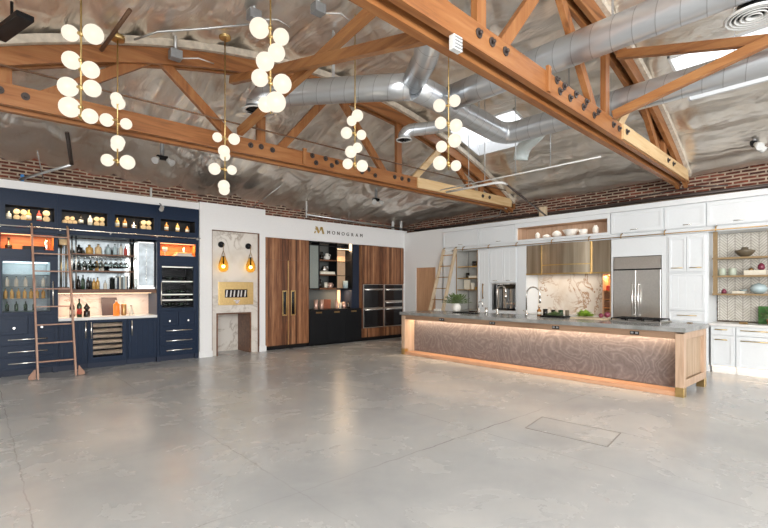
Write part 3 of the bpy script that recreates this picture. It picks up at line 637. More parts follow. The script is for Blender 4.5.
# ---------------- the navy bar wall ----------------
def tower(u0, u1, label, wine):
    T = thing('refrigerator_cabinet', label, 'cabinet', ((u0+u1)/2, 9.6, 0)); P = lambda: MB(FL)
    nz = (u0+0.06, u1-0.06, 2.085, 2.335); gl = (u0+0.085, u1-0.11, 1.05, 1.88)
    mb = P(); plate(mb, u0, u1, 0.1, 2.37, -0.03, 0.0, [nz, gl]); mb.box(u0, u0+0.02, -0.58, -0.03, 0.1, 2.37); mb.box(u1-0.02, u1, -0.58, -0.03, 0.1, 2.37); mb.box(u0+.02, u1-.02, -0.58, -0.56, 0.1, 2.37)
    mb.box(u0, u1, -0.58, -0.03, 2.36, 2.37); mb.build('carcass', M['navy'], T)
    mb = P(); mb.box(u0+.01, u1-.01, -0.5, -0.06, 0, 0.1); mb.box(u0, u0+.07, -.06, -.0, 0, .1); mb.box(u1-.07, u1, -.06, -.0, 0, .1); mb.build('plinth', M['navy_dark'], T)
    mb = P(); liner(mb, nz[0], nz[1], nz[2], nz[3], 0.0-0.001, -0.35); n_ = mb.build('niche', M['orange_wood'], T); n_['label'] = 'orange lit open niche lined in wood'
    mb = P(); mb.box(nz[0]+.01, nz[1]-.01, -0.06, -0.045, nz[3]-0.012, nz[3]-0.004); mb.build('light_strip', M['warmlow'], n_)
    area('niche_light', (*FL((u0+u1)/2, -0.1, nz[3]-0.02)[:2], nz[3]-0.02), nz[1]-nz[0]-.05, 5.0, (1, 0.55, 0.22), (0, 0, 0), 0.03)
    mb = P(); plate(mb, u0+0.045, u1-0.045, 1.0, 1.93, 0.001, 0.022, [gl]); door = mb.build('door', M['navy'], T, 0.003)
    mb = P(); mb.box(gl[0], gl[1], 0.004, 0.008, gl[2], gl[3]); mb.build('pane', M['glass'], door)
    if wine: pull(FL, door, u0+0.065, u0+0.065, 1.12, 1.55, 0.022, M['nickel'])
    else: pull(FL, door, u1-0.075, u1-0.075, 1.14, 1.56, 0.022, M['nickel'])
    mb = P(); liner(mb, gl[0], gl[1], gl[2], gl[3], -0.031, -0.45); it = mb.build('interior', M['black'] if wine else M['fridgegrey'], T)
    if not wine:
        mb = P(); mb.box(gl[0]+.02, gl[1]-.02, -0.4, -0.06, gl[3]-0.012, gl[3]-.006); mb.build('light_strip', emit('cool_led', (0.85, 0.95, 1.0), 2.0), it)
        for z in (1.26, 1.46, 1.66):
            mb = P(); mb.box(gl[0], gl[1], -0.42, -0.06, z, z+0.008); mb.build('glass_shelf', M['fluted'], it)
    else:
        for z in (1.85, 1.56, 1.30, 1.19):
            mb = P(); mb.box(gl[0], gl[1], -0.06, -0.04, z, z+0.022); mb.build('rack_front', M['brushed'] if 'brushed' in M else M['nickel'], it)
    # small doors with knobs and three drawers
    mid = (u0+u1)/2
    for a, b in ((u0+0.05, mid-0.004), (mid+0.004, u1-0.05)):
        mb = P(); shaker(mb, a, b, 0.69, 0.97, 0.001, 0.02, 0.04); dd = mb.build('small_door', M['navy'], T, 0.002)
        mb = P(); mb.tube([((a+b)/2, 0.02, 0.79), ((a+b)/2, 0.035, 0.79), ((a+b)/2, 0.04, 0.79), ((a+b)/2, 0.055, 0.79)], 0.02, 14, rs=[0.009, 0.009, 0.022, 0.018]); mb.build('knob', M['nickel'], dd)
    for zc, za, zb in ((0.60, 0.51, 0.68), (0.40, 0.31, 0.50), (0.21, 0.12, 0.30)):
        mb = P(); shaker(mb, u0+0.05, u1-0.05, za, zb, 0.001, 0.02, 0.03); dr = mb.build('drawer', M['navy'], T, 0.002)
        pull(FL, dr, u0+0.15, u1-0.15, zc, zc, 0.02, M['nickel'])
    return T
M['brushed'] = plain('rack_steel', (0.75, 0.72, 0.62), 0.3, 0.8)
tower(0.25, 1.07, 'tall navy cabinet behind the ladder with glass-door drinks fridge', False)
tower(2.65, 3.45, 'tall navy cabinet with wine cooler beside white oven bay', True)
# display cubbies across the top
T = thing('display_cabinet', 'long navy upper cabinet with four open cubbies of bottles and log ends', 'cabinet', (1.85, 9.6, 2.37))
cub = [(0.37, 1.02), (1.12, 1.81), (1.93, 2.60), (2.72, 3.38)]
mb = MB(FL); plate(mb, 0.235, 3.455, 2.375, 3.06, -0.03, 0.0, [(a, b, 2.57, 2.80) for a, b in cub]); mb.box(0.235, 3.455, -0.5, -0.03, 3.04, 3.06); mb.box(0.235, 3.455, -0.5, -0.03, 2.375, 2.39)
for a in (1.07, 1.87, 2.66): mb.box(a-0.008, a+0.008, 0, 0.006, 2.375, 3.06)
mb.build('carcass', M['navy'], T)
for i, (a, b) in enumerate(cub):
    mb = MB(FL); liner(mb, a, b, 2.57, 2.80, -0.031, -0.30); mb.build('cubby', M['black'], T)
    area('cubby_light', FL((a+b)/2, -0.05, 2.79), b-a-0.08, 1.6, (1, 0.8, 0.55), (0, 0, 0), 0.03)
cubname = ['first cubby from the left', 'second cubby from the left', 'third cubby from the left', 'rightmost cubby']
def log_end(u, d, z, r, L, ci, k, row, pile):
    mb = MB(); mb.tube([FL(u, d, z), FL(u, d-L, z)], r, 14)
    tag(mb.build('wood_log', M['woodslice']), 'pale log, '+['left', 'middle', 'right'][k]+' in '+row+' row of '+pile+'pile in '+cubname[ci].replace(' from the left', ''), 'log', 'pale logs in the %s' % cubname[ci])
def stack(u, ci, n=2, r=0.035, pile=''):
    z = 2.571+r
    for k in range(n): log_end(u+k*(2*r+0.002), -0.10, z, r, 0.14, ci, k, 'bottom', pile)
    for k in range(n-1 if n > 2 else n): log_end(u+k*(2*r+0.002)+(0.0 if n <= 2 else r), -0.10, z+(2*r+0.002 if n <= 2 else r*1.78), r*0.98, 0.14, ci, k, 'top', pile)
stack(0.52, 0, 2, 0.045, 'left '); stack(0.92, 0, 1, 0.05, 'right '); stack(1.18, 1, 3, 0.036, 'left '); stack(1.66, 1, 2, 0.042, 'right '); stack(2.44, 2, 2, 0.045)
cb = [(0.42, 0, 'label', 'squat pale bottle at the left end of'), (0.68, 0, 'whisky', 'slim golden bottle in the middle of'), (0.82, 0, 'redlabel', 'red-topped bottle near the right end of'), (1.42, 1, 'darkbot', 'dark bottle in the middle of'), (1.56, 1, 'label', 'pale-labelled bottle right of centre in'),
      (1.99, 2, 'whisky', 'golden bottle at the left end of'), (2.12, 2, 'amberliq', 'amber bottle second from left in'), (2.27, 2, 'nickel', 'wide silver decanter in the middle of'),
      (2.86, 3, 'amberliq', 'reddish amber bottle leftmost in'), (3.07, 3, 'whisky', 'tall golden bottle in the middle of'), (3.26, 3, 'amberliq', 'short amber bottle at the right of')]
for u, ci, mt, lb in cb:
    hh = 0.2 if 'short' not in lb and 'squat' not in lb else 0.15
    bottle(FL(u, -0.12, 2.571), hh, 0.055 if 'wide' in lb else 0.037, mt, lb+' the '+cubname[ci], shoulder=0.3 if 'wide' in lb else 0.58, band=None if 'wide' in lb else 'label')
# fridge contents
k = 0
for z, n in ((1.268, 7), (1.468, 5), (1.06, 4)):
    for i in range(n):
        u = 0.38+i*(0.50/(n-1)) if n > 5 else 0.40+i*0.12
        h = 0.17 if z > 1.2 else 0.16
        mt = 'whisky' if abs(z-1.268) < 0.01 else ('label' if z > 1.4 else 'greenbot')
        row = {1.268: 'amber bottle on the middle shelf of the glass-door fridge', 1.468: 'pale bottle on the upper shelf of the glass-door fridge', 1.06: 'dark bottle on the floor of the glass-door fridge'}[z]
        bottle(FL(u, -0.16-0.02*(i % 2), z), h, 0.026, mt, ORD[i]+' '+row.replace(' on ', ' from the left on ', 1), {1.268: 'amber bottles in the glass-door fridge', 1.468: 'pale bottles in the glass-door fridge', 1.06: 'dark bottles in the fridge bottom'}[z], band=None)
for z, nm in ((1.61, 'top'), (1.345, 'middle'), (1.235, 'lower'), (1.09, 'bottom')):
    for i in range(5):
        u = 2.80+i*0.115
        mb = MB(); mb.tube([FL(u, -0.09, z+0.03), FL(u, -0.16, z+0.03), FL(u, -0.20, z+0.03), FL(u, -0.38, z+0.03)], 0.036, 12, rs=[0.014, 0.015, 0.036, 0.036])
        tag(mb.build('wine_bottle', M['greenbot' if i % 2 else 'darkbot']), '%s dark wine bottle from the left on the %s rack of the wine cooler' % (ORD[i], nm), 'bottle', 'wine bottles on the %s rack' % nm)
# niche contents
bottle(FL(0.42, -0.15, 2.086), 0.19, 0.05, 'darkbot', 'dark round decanter in the orange niche behind the ladder', shoulder=0.3, band=None)
mb = MB(FL); mb.box(0.60, 0.88, -0.28, -0.06, 2.086, 2.15); tag(mb.build('box', M['black'], bev=0.004), 'low black box in the orange niche behind the ladder', 'box')
bottle(FL(0.92, -0.12, 2.086), 0.2, 0.035, 'nickel', 'silver shaker in the orange niche behind the ladder', cat='shaker', band=None)
mb = MB(); mb.lathe(FL(2.83, -0.12, 2.086), [(0.035, 0), (0.006, 0.01), (0.006, 0.07), (0.05, 0.1), (0.045, 0.17), (0.04, 0.17), (0.044, 0.1), (0.0, 0.08)], 14); tag(mb.build('goblet', M['label']), 'pale goblet in the orange niche above the wine cooler', 'goblet')
for i, (a, b, z) in enumerate(((3.0, 3.36, 2.086), (3.03, 3.33, 2.112), (3.06, 3.34, 2.138))):
    o = MB(FL).box(a, b, -0.26, -0.05, z, z+0.024).build('book', M[['label', 'papers', 'woodslice'][i]], bev=0.002); tag(o, ['cream book at the bottom of the niche stack above wine cooler', 'grey-white book in the middle of the niche stack above wine cooler', 'tan book on top of the niche stack above wine cooler'][i], 'book')
bottle(FL(3.2, -0.14, 2.163), 0.12, 0.03, 'nickel', 'small silver pot standing on the niche book stack', cat='pot', band=None)
# base cabinets
def basecab(u0, u1, label, hu):
    T = thing('base_cabinet', label, 'cabinet', ((u0+u1)/2, 9.6, 0))
    mb = MB(FL); mb.box(u0, u1, -0.58, 0.0, 0.1, 0.868); mb.build('carcass', M['navy'], T)
    mb = MB(FL); mb.box(u0, u1, -0.5, -0.06, 0, 0.1); mb.build('plinth', M['navy_dark'], T)
    mb = MB(FL); shaker(mb, u0+0.02, u1-0.02, 0.12, 0.855, 0.001, 0.022, 0.05, 4); dr = mb.build('door', M['navy'], T, 0.002)
    pull(FL, dr, hu, hu, 0.55, 0.835, 0.022, M['nickel'])
basecab(1.075, 1.50, 'navy base cabinet left of the under-counter drinks cooler', 1.465)
basecab(2.13, 2.645, 'navy base cabinet right of the under-counter drinks cooler', 2.20)
T = thing('drinks_cooler', 'under-counter cooler with glass door and wooden rack fronts', 'cooler', (1.815, 9.6, 0))
mb = MB(FL); mb.box(1.505, 2.125, -0.58, -0.03-0.15, 0.1, 0.868); plate(mb, 1.505, 2.125, 0.1, 0.868, -0.18, -0.0, [(1.56, 2.07, 0.2, 0.83)]); mb.build('body', M['navy'], T)
mb = MB(FL); mb.box(1.505, 2.125, -0.5, -0.06, 0, 0.1); mb.build('plinth', M['navy_dark'], T)
mb = MB(FL); plate(mb, 1.52, 2.11, 0.13, 0.86, 0.001, 0.02, [(1.58, 2.05, 0.2, 0.82)]); dr = mb.build('door', M['navy'], T, 0.002); pull(FL, dr, 1.55, 1.55, 0.55, 0.835, 0.02, M['nickel'])
mb = MB(FL); mb.box(1.58, 2.05, 0.004, 0.008, 0.2, 0.82); mb.build('pane', M['glass'], dr)
mb = MB(FL); mb.box(1.57, 2.06, -0.178, -0.17, 0.2, 0.83); mb.build('interior_back', M['black'], T)
M['rackwood'] = plain('rack_wood', (0.30, 0.22, 0.15), 0.5, 0, 0.15)
for i in range(6):
    z = 0.235+i*0.1
    mb = MB(FL); mb.box(1.57, 2.06, -0.16, -0.05, z, z+0.06); mb.build('rack', M['rackwood'], T, 0.004)
mb = MB(FL); mb.box(1.072, 2.648, -0.58, 0.03, 0.87, 0.92); tag(mb.build('bar_countertop', M['worktop'], bev=0.004), 'white stone countertop of the navy bar between the tall cabinets', 'countertop')
mb = MB(FL); mb.box(1.072, 2.648, -0.6, -0.585, 0.92, 1.345); mb.box(1.072, 1.08, -.585, -0.03, .921, 1.345); tag(mb.build('bar_backsplash', M['marblebar']), 'warm-lit veined marble backsplash behind the bar counter', 'backsplash')
T = thing('bar_shelf', 'thick walnut shelf over the bar counter with warm light beneath', 'shelf', (1.86, 9.6, 1.345))
mb = MB(FL); mb.box(1.075, 2.645, -0.58, -0.02, 1.35, 1.42); mb.build('board', M['walnut_shelf'], T, 0.003)
mb = MB(FL); mb.box(1.1, 2.62, -0.3, -0.28, 1.342, 1.3495); mb.build('light_strip', M['warm'], T)
area('bar_strip_light', FL(1.86, -0.28, 1.335), 1.5, 8, (1, 0.78, 0.58), (0, 0, 0), 0.04)
mb = MB(FL); mb.box(1.075, 2.645, -0.6, -0.585, 1.421, 2.37); tag(mb.build('bar_mirror', M['mirror']), 'antique mirror panel behind the bar shelves', 'mirror')
T = thing('glassware_rack', 'metal-framed rack of two walnut shelves in front of the bar mirror', 'rack', (1.78, 9.6, 1.42))
for u in (1.28, 1.34, 2.20, 2.26):
    mb = MB(FL); mb.tube([(u, -0.08, 1.421), (u, -0.08, 2.37)], 0.011, 8); mb.build('post', M['nickel'], T)
for z in (1.735, 2.035):
    mb = MB(FL); mb.box(1.28, 2.26, -0.36, -0.06, z, z+0.025); mb.build('shelf_board', M['walnut_shelf'], T, 0.002)
for q in range(2):
    mb = MB(FL); mb.tube([(1.30, -0.12-0.12*q, 2.015), (2.24, -0.12-0.12*q, 2.015)], 0.004, 6); mb.build('hanging_rail', M['nickel'], T)
def glass_prof(c, s=1.0, flip=False):
    pr = [(0.034, 0), (0.034, 0.003), (0.004, 0.008), (0.004, 0.08), (0.034, 0.12), (0.036, 0.15), (0.028, 0.19), (0.026, 0.19), (0.033, 0.15), (0.031, 0.122), (0.0, 0.085)]
    pr = [(r*s, (0.19-z if flip else z)*s) for r, z in pr]
    return MB().lathe(c, pr, 12)
M['glassware'] = glassm('glassware', (0.92, 0.96, 0.95), 0.0, 1.3)
for i in range(10):
    o = glass_prof(FL(1.385+i*0.085, -0.12, 1.815), 1.0, True).build('wine_glass', M['glassware']); tag(o, ORD[i]+' glass from the left hanging upside down in the front row, upper bar shelf', 'wine glass', 'hanging wine glasses, front row')
for i in range(10):
    o = glass_prof(FL(1.41+i*0.082, -0.24, 1.815), 1.0, True).build('wine_glass', M['glassware']); tag(o, ORD[i]+' glass from the left hanging upside down in the rear row, upper bar shelf', 'wine glass', 'hanging wine glasses, rear row')
# objects on the two rack shelves and the walnut shelf
up = [(1.40, 'darkbot', 0.12, 0.05, 'low dark dish-shaped decanter at left of the upper bar shelf'), (1.56, 'whisky', 0.13, 0.06, 'round amber decanter second from left on the upper bar shelf'), (1.70, 'woodslice', 0.15, 0.055, 'cream jar in the left middle of the upper bar shelf'),
      (1.86, 'blueglaze', 0.15, 0.045, 'blue bottle in the middle of the upper bar shelf'), (1.97, 'blueglaze', 0.17, 0.035, 'second blue bottle right of middle on the upper bar shelf'), (2.07, 'label', 0.16, 0.035, 'pale bottle near right of the upper bar shelf'), (2.15, 'redlabel', 0.14, 0.03, 'small red bottle at right end of the upper bar shelf')]
for u, mt, h, r, lb in up: bottle(FL(u, -0.2, 2.061), h+0.04, r, mt, lb, band=None)
mb = MB(FL); mb.box(1.90, 2.12, -0.355, -0.282, 1.761, 1.90); tag(mb.build('picture_box', M['mirror'], bev=0.003), 'small silver-blue box with dark sides on the lower bar shelf', 'box')
for i, (u, mt) in enumerate(((1.42, 'darkbot'), (1.50, 'nickel'), (1.60, 'greenbot'), (1.70, 'whisky'), (1.78, 'label'))): bottle(FL(u, -0.322, 1.761), 0.2, 0.03, mt, ORD[i]+' bottle from the left on the lower bar shelf', band=None)
for i, (u, mt, h) in enumerate(((1.40, 'darkbot', 0.24), (1.47, 'greenbot', 0.26), (1.55, 'darkbot', 0.22), (1.64, 'whisky', 0.2), (1.70, 'whisky', 0.22), (1.82, 'label', 0.16))): bottle(FL(u, -0.25, 1.4205), h, 0.03, mt, ORD[i]+' bottle from the left standing on the thick walnut shelf', band=None)
for i, (u, w_, mt, h) in enumerate(((2.0, .03, 'navy', .22), (2.035, .025, 'label', .24), (2.064, .035, 'greytile', .23), (2.103, .03, 'blueglaze', .26), (2.137, .025, 'papers', .24), (2.166, .02, 'navy', .25))):
    o = MB(FL).box(u, u+w_, -0.35, -0.17, 1.4205, 1.4205+h).build('book', M[mt], bev=0.002); tag(o, ORD[i]+' upright book from the left on the thick walnut bar shelf', 'book')
T = thing('mirrored_cabinet', 'narrow cabinet of mirrored glass at right end of the bar shelf', 'cabinet', (2.48, 9.6, 1.42))
mb = MB(FL); mb.box(2.34, 2.635, -0.4, -0.12, 1.46, 2.34); mb.box(2.32, 2.64, -0.42, -0.08, 1.4205, 1.46); mb.build('body', M['nickel'], T, 0.004)
for a, b in ((2.35, 2.485), (2.49, 2.625)): mb = MB(FL); mb.box(a, b, -0.119, -0.105, 1.49, 2.31); mb.build('door', M['mirror'], T, 0.003)
T = thing('brass_bar_lamp', 'brass and wood ornament left of the glassware rack behind the ladder', 'ornament', (1.18, 9.6, 1.42))
mb = MB(FL); mb.box(1.10, 1.25, -0.3, -0.15, 1.4205, 1.46); mb.build('base', M['walnut_shelf'], T, 0.003)
for u in (1.14, 1.21): mb = MB(FL); mb.tube([(u, -0.22, 1.46), (u, -0.22, 2.2)], 0.012, 8); mb.build('upright', M['brass'], T)
mb = MB(FL); mb.box(1.10, 1.25, -0.3, -0.15, 2.2, 2.3); mb.build('top', M['woodslice'], T, 0.004)
# things on the bar counter
bottle(FL(1.30, -0.22, 0.921), 0.3, 0.04, 'darkbot', 'tall dark wine bottle at left on the bar counter')
bottle(FL(1.41, -0.22, 0.921), 0.33, 0.04, 'greenbot', 'taller dark wine bottle with red label beside ladder rail', band='redlabel')
T = thing('black_decanter', 'black diamond-shaped decanter on the bar counter', 'decanter', FL(1.52, -0.2, 0.921))
mb = MB(); mb.lathe(FL(1.52, -0.2, 0.921), [(0.045, 0), (0.05, 0.02), (0.05, 0.1), (0.045, 0.11)], 4); mb.build('base', M['darkbot'], T)
mb = MB(); mb.lathe(FL(1.52, -0.2, 1.031), [(0.02, 0), (0.055, 0.05), (0.012, 0.12), (0.0, 0.14)], 4); mb.build('stopper', M['darkbot'], T)
mb = MB(FL); mb._a([(1.80, -0.42, .921), (2.06, -0.42, .921), (2.06, -0.40, .921), (1.80, -0.40, .921), (1.80, -0.52, 1.26), (2.06, -0.52, 1.26), (2.06, -0.50, 1.26), (1.80, -0.50, 1.26)], [(0, 1, 2, 3), (4, 5, 6, 7), (0, 1, 5, 4), (1, 2, 6, 5), (2, 3, 7, 6), (3, 0, 4, 7)])
tag(mb.build('dark_board', plain('espresso_board', (0.05, 0.03, 0.03), 0.5)), 'dark wooden board leaning on the bar backsplash', 'board')
bottle(FL(1.995, -0.2, 0.921), 0.29, 0.055, 'orangebot', 'bright orange bottle standing on the bar counter', shoulder=0.7, band=None, cap='label')
mb = MB(); mb.lathe(FL(2.13, -0.25, 0.921), [(0.04, 0), (0.045, 0.01), (0.045, 0.21), (0.035, 0.22)], 14); tag(mb.build('copper_canister', M['brassdark']), 'copper canister right of the orange bottle', 'canister')
bottle(FL(2.24, -0.18, 0.921), 0.19, 0.042, 'label', 'short white-labelled bottle with black top on bar counter', shoulder=0.5, band='label')
mb = MB(FL); mb.box(1.25, 1.75, -0.3, -0.1, 0.9205, 0.9255); 
# sliding ladder
def ladder(B0, B1, T0, T1, n, label, mat, feet=True, first=0.27, step=0.29):
    B0, B1, T0, T1 = map(Vector, (B0, B1, T0, T1))
    t = thing('rolling_ladder', label, 'ladder', (B0+B1)/2)
    for a, b in ((B0, T0), (B1, T1)): mb = MB(); mb.bar(a, b, 0.07, 0.028, (1, 0, 0)) if abs((B1-B0).x) > abs((B1-B0).y) else mb.bar(a, b, 0.08, 0.05, (0, 1, 0)); mb.build('rail', M[mat], t, 0.004)
    for i in range(n):
        f = (first+i*step)/(T0.z-B0.z)
        if f > 0.99: break
        p, q = B0.lerp(T0, f), B1.lerp(T1, f); mb = MB(); mb.bar(p, q, 0.06, 0.02); mb.build('rung', M[mat] if feet else M['brassdark'], t, 0.003)
    dirv = (B1-B0).normalized(); nrm = Vector((0, 0, 1)).cross(dirv)
    if feet:
        for s, b in ((-1, B0), (1, B1)):
            mb = MB(); c = b+dirv*s*0.03
            poly = [c+Vector((0, 0, 0.15)), c+dirv*s*0.02+Vector((0, 0, 0.15)), c+dirv*s*0.09+Vector((0, 0, 0.05)), c+dirv*s*0.09, c+Vector((0, 0, 0.0))]
            poly = [p+Vector((0, 0, 0.01)) for p in poly]
            mb._a([p+nrm*0.02 for p in poly]+[p-nrm*0.02 for p in poly], [tuple(range(5)), tuple(range(9, 4, -1))]+[(i, (i+1) % 5, 5+(i+1) % 5, 5+i) for i in range(5)]); f_ = mb.build('foot_bracket', M[mat], t)
            mb = MB(); w0 = c+dirv*s*0.055+Vector((0, 0, 0.033)); mb.cyl(w0+nrm*0.021, w0+nrm*0.045, 0.032, 14); mb.build('wheel', M['brassdark'], f_)
    for a in (T0, T1):
        mb = MB(); mb.tube([a-nrm*0.0+Vector((0, 0, -0.05)), a+Vector((0, 0, 0.03)), a+nrm*0.05+Vector((0, 0, 0.045))], 0.012, 8); mb.build('hook', M['brassdark'], t)
    return t
ladder((0.745, 9.0, 0.0), (1.245, 9.0, 0.0), (0.70, 9.47, 2.46), (1.19, 9.47, 2.46), 8, 'copper-brown wheeled ladder leaning on the rail of the navy bar', 'copperwood')
T = thing('ladder_rail', 'thin metal ladder rail running along the navy bar fascia', 'rail', (1.85, 9.6, 2.44))
mb = MB(FL); mb.tube([(0.235, 0.09, 2.45), (3.455, 0.09, 2.45)], 0.012, 10); mb.build('tube', M['nickel'], T)
for u in (0.3, 1.1, 1.86, 2.65, 3.42):
    mb = MB(FL); mb.tube([(u, 0.001, 2.45), (u, 0.09, 2.45)], 0.009, 8); mb.tube([(u, 0.001, 2.45), (u, 0.008, 2.45)], 0.022, 10); mb.build('bracket', M['nickel'], T)

# ---------------- pizza oven bay ----------------
mb = MB(FL); plate(mb, 3.725, 4.775, 0, 2.655, -0.10, -0.03, [(3.83, 4.62, 0, 0.905), (3.90, 4.63, 1.10, 1.55)]); mb.box(3.725, 4.775, -0.66, -0.1, 0.905, 0.93); tag(mb.build('marble_slab', M['marblew'], loc=(4.25, 9.7, 0)), 'tall pale veined marble panel surrounding the brass oven', 'panel')
mb = MB(FL); mb.box(3.712, 3.723, -0.1, 0.03, 0, 2.655); mb.box(4.777, 4.788, -0.1, 0.03, 0, 2.655); mb.box(3.712, 4.788, -0.1, 0.03, 2.657, 2.668); tag(mb.build('walnut_edging', M['walnut_shelf']), 'thin dark walnut edging framing the marble panel', 'edging')
T = thing('storage_recess', 'open walnut-lined recess under the brass oven with marble back', 'recess', (4.22, 9.6, 0))
mb = MB(FL); mb.box(3.832, 3.86, -0.68, -0.02, 0, 0.90); mb.box(4.59, 4.618, -0.68, -0.02, 0, 0.90); mb.box(3.86, 4.59, -0.68, -0.02, 0.875, 0.90); mb.build('lining', M['walnut_shelf'], T)
mb = MB(FL); mb.box(3.86, 4.59, -0.68, -0.66, 0, 0.875); mb.build('back_panel', M['marblew'], T)
T = thing('pizza_oven', 'brass-fronted wall oven with wide dark window in marble panel', 'oven', (4.265, 9.6, 1.1))
mb = MB(FL); plate(mb, 3.87, 4.66, 1.075, 1.57, -0.028, 0.0, [(4.0, 4.52, 1.235, 1.41)]); mb.box(3.92, 4.61, -0.65, -0.14, 1.12, 1.53); mb.build('front_panel', M['brass'], T, 0.003)
mb = MB(FL); mb.box(4.0, 4.52, -0.028, -0.02, 1.235, 1.41); wd = mb.build('window', M['blackglass'], T)
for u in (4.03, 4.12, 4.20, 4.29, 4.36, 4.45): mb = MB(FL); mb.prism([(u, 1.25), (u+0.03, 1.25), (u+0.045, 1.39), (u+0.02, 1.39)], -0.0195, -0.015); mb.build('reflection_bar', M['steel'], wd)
mb = MB(FL); mb.tube([(4.27, 0, 1.14), (4.27, 0.03, 1.14)], 0.04, 18); mb.build('dial', M['chrome'], T)
mb = MB(FL); mb.box(4.2, 4.34, 0.0, 0.006, 1.155, 1.18); mb.build('display', M['steel'], T)
for u, l in ((3.93, 'left amber teardrop wall lamp over the brass oven'), (4.545, 'right amber teardrop wall lamp over the brass oven')):
    T = thing('wall_lamp', l, 'wall lamp', FL(u, -0.03, 2.38))
    mb = MB(FL); mb.tube([(u, -0.03, 2.37), (u, 0.0, 2.37)], 0.065, 22); mb.tube([(u, 0, 2.37), (u, 0.1, 2.37)], 0.01, 8); mb.build('backplate', M['black'], T)
    mb = MB(FL); mb.tube([(u, 0.1, 2.37), (u, 0.1, 2.22)], 0.006, 8); mb.tube([(u, 0.1, 2.23), (u-0.045, 0.1, 2.10), (u-0.085, 0.1, 1.95)], 0.007, 6); mb.tube([(u, 0.1, 2.23), (u+0.045, 0.1, 2.10), (u+0.085, 0.1, 1.95)], 0.007, 6); mb.build('hanger', M['brassdark'], T)
    mb = MB(FL); 
    pr = [(0.0, -0.15), (0.05, -0.14), (0.09, -0.10), (0.105, -0.04), (0.095, 0.03), (0.07, 0.10), (0.04, 0.16), (0.02, 0.19)]
    o_ = MB(); o_.lathe(FL(u, 0.1, 1.93), pr, 20); sh = o_.build('glass_shade', M['ambershade'] if 'ambershade' in M else M['amber'], T)
    mb = MB(); mb.sphere(FL(u, 0.1, 1.90), 0.032, 14); mb.build('bulb', M['bulb'], T)
    mb = MB(FL); mb.tube([(u, 0.1, 1.93), (u, 0.1, 2.12)], 0.014, 8); mb.build('lamp_holder', M['black'], T)

# ---------------- tall walnut fridge ----------------
T = thing('tall_cabinet', 'tall walnut two-door cabinet with long brass handles', 'cabinet', (5.53, 9.6, 0))
mb = MB(FL); mb.box(4.945, 6.115, -0.6, -0.032, 0.1, 2.605); mb.build('carcass', M['walnut_shelf'], T)
mb = MB(FL); mb.box(4.945, 6.115, -0.5, -0.08, 0, 0.1); mb.build('plinth', M['black'], T)
for a, b in ((4.95, 5.535), (5.555, 6.11)):
    for z0, z1 in ((0.1, 2.09), (2.096, 2.605)): mb = MB(FL); mb.box(a, b, -0.03, -0.004, z0, z1); dr = mb.build('door', M['walnut'], T, 0.002)
mb = MB(FL); mb.box(5.537, 5.553, -0.03, -0.001, 0.1, 2.09); mb.build('centre_strip', M['brass'], T)
for a in (5.375, 5.60):
    mb = MB(FL); plate(mb, a, a+0.12, 0.79, 1.38, 0.02, 0.035, [(a+0.013, a+0.107, 0.81, 1.36)]); mb.box(a+.04, a+.08, -0.004, 0.02, 0.8, 0.82); mb.box(a+.04, a+.08, -0.004, 0.02, 1.35, 1.37); h_ = mb.build('handle', M['brass'], T, 0.002)
    mb = MB(FL); mb.box(a+0.013, a+0.107, -0.003, 0.012, 0.81, 1.36); mb.build('handle_inset', M['blackglass'], h_)
# ---------------- black coffee station ----------------
T = thing('base_cabinet', 'matte black base cabinet of the coffee station with brass pulls', 'cabinet', (6.95, 9.6, 0))
mb = MB(FL); mb.box(6.13, 7.785, -0.6, -0.032, 0.06, 0.87); mb.build('carcass', M['blackcab'], T)
mb = MB(FL); mb.box(6.13, 7.785, -0.5, -0.08, 0, 0.06); mb.build('plinth', M['black'], T)
for a, b in ((6.135, 6.68), (6.686, 7.23), (7.236, 7.78)):
    mb = MB(FL); mb.box(a, b, -0.03, -0.006, 0.06, 0.865); dr = mb.build('door', M['blackcab'], T, 0.002)
    mb = MB(FL); c = (a+b)/2; mb.box(c-0.085, c+0.085, -0.006, 0.012, 0.805, 0.845); mb.build('handle', M['brassdark'], dr, 0.003)
mb = MB(FL); mb.box(6.13, 7.785, -0.6, -0.005, 0.871, 0.895); tag(mb.build('black_countertop', M['black'], bev=0.002), 'thin black countertop of the coffee station', 'countertop')
mb = MB(FL); mb.box(6.125, 7.785, -0.615, -0.605, 0.896, 2.6); tag(mb.build('dark_backsplash', M['greytile']), 'dark grey back panel of the coffee station', 'panel')
mb = MB(FL); mb.box(6.118, 6.132, -0.6, -0.03, 0.896, 2.6); tag(mb.build('walnut_side_panel', M['walnut_shelf']), 'walnut side panel at the left of the coffee station', 'panel')
mb = MB(FL); mb.box(7.53, 7.785, -0.6, -0.12, 0.896, 2.6); tag(mb.build('blue_black_pillar', M['bluecab'], bev=0.003), 'blue-black full-height panel right of the lit shelves', 'panel')
T = thing('wall_display_shelf', 'black framed hanging display with walnut shelves and glass bays', 'shelf', (6.8, 9.6, 1.40))
for u in (6.16, 6.45, 6.99, 7.50): mb = MB(FL); mb.box(u-0.012, u+0.012, -0.40, -0.05, 1.41, 2.6); mb.build('post', M['black'], T)
for z in (2.50, 2.57): mb = MB(FL); mb.box(6.135, 7.51, -0.07, -0.05, z, z+0.02); mb.build('top_rail', M['black'], T)
for z, tt in ((1.40, 0.045), (1.76, 0.03), (2.13, 0.03)): mb = MB(FL); mb.box(6.465, 6.975, -0.40, -0.04, z, z+tt); mb.build('shelf_board', M['walnut_shelf'], T, 0.002)
for a, b in ((6.175, 6.435), (7.005, 7.485)):
    mb = MB(FL); mb.box(a, b, -0.38, -0.06, 1.41, 1.43); mb.build('glass_bay_floor', M['black'], T)
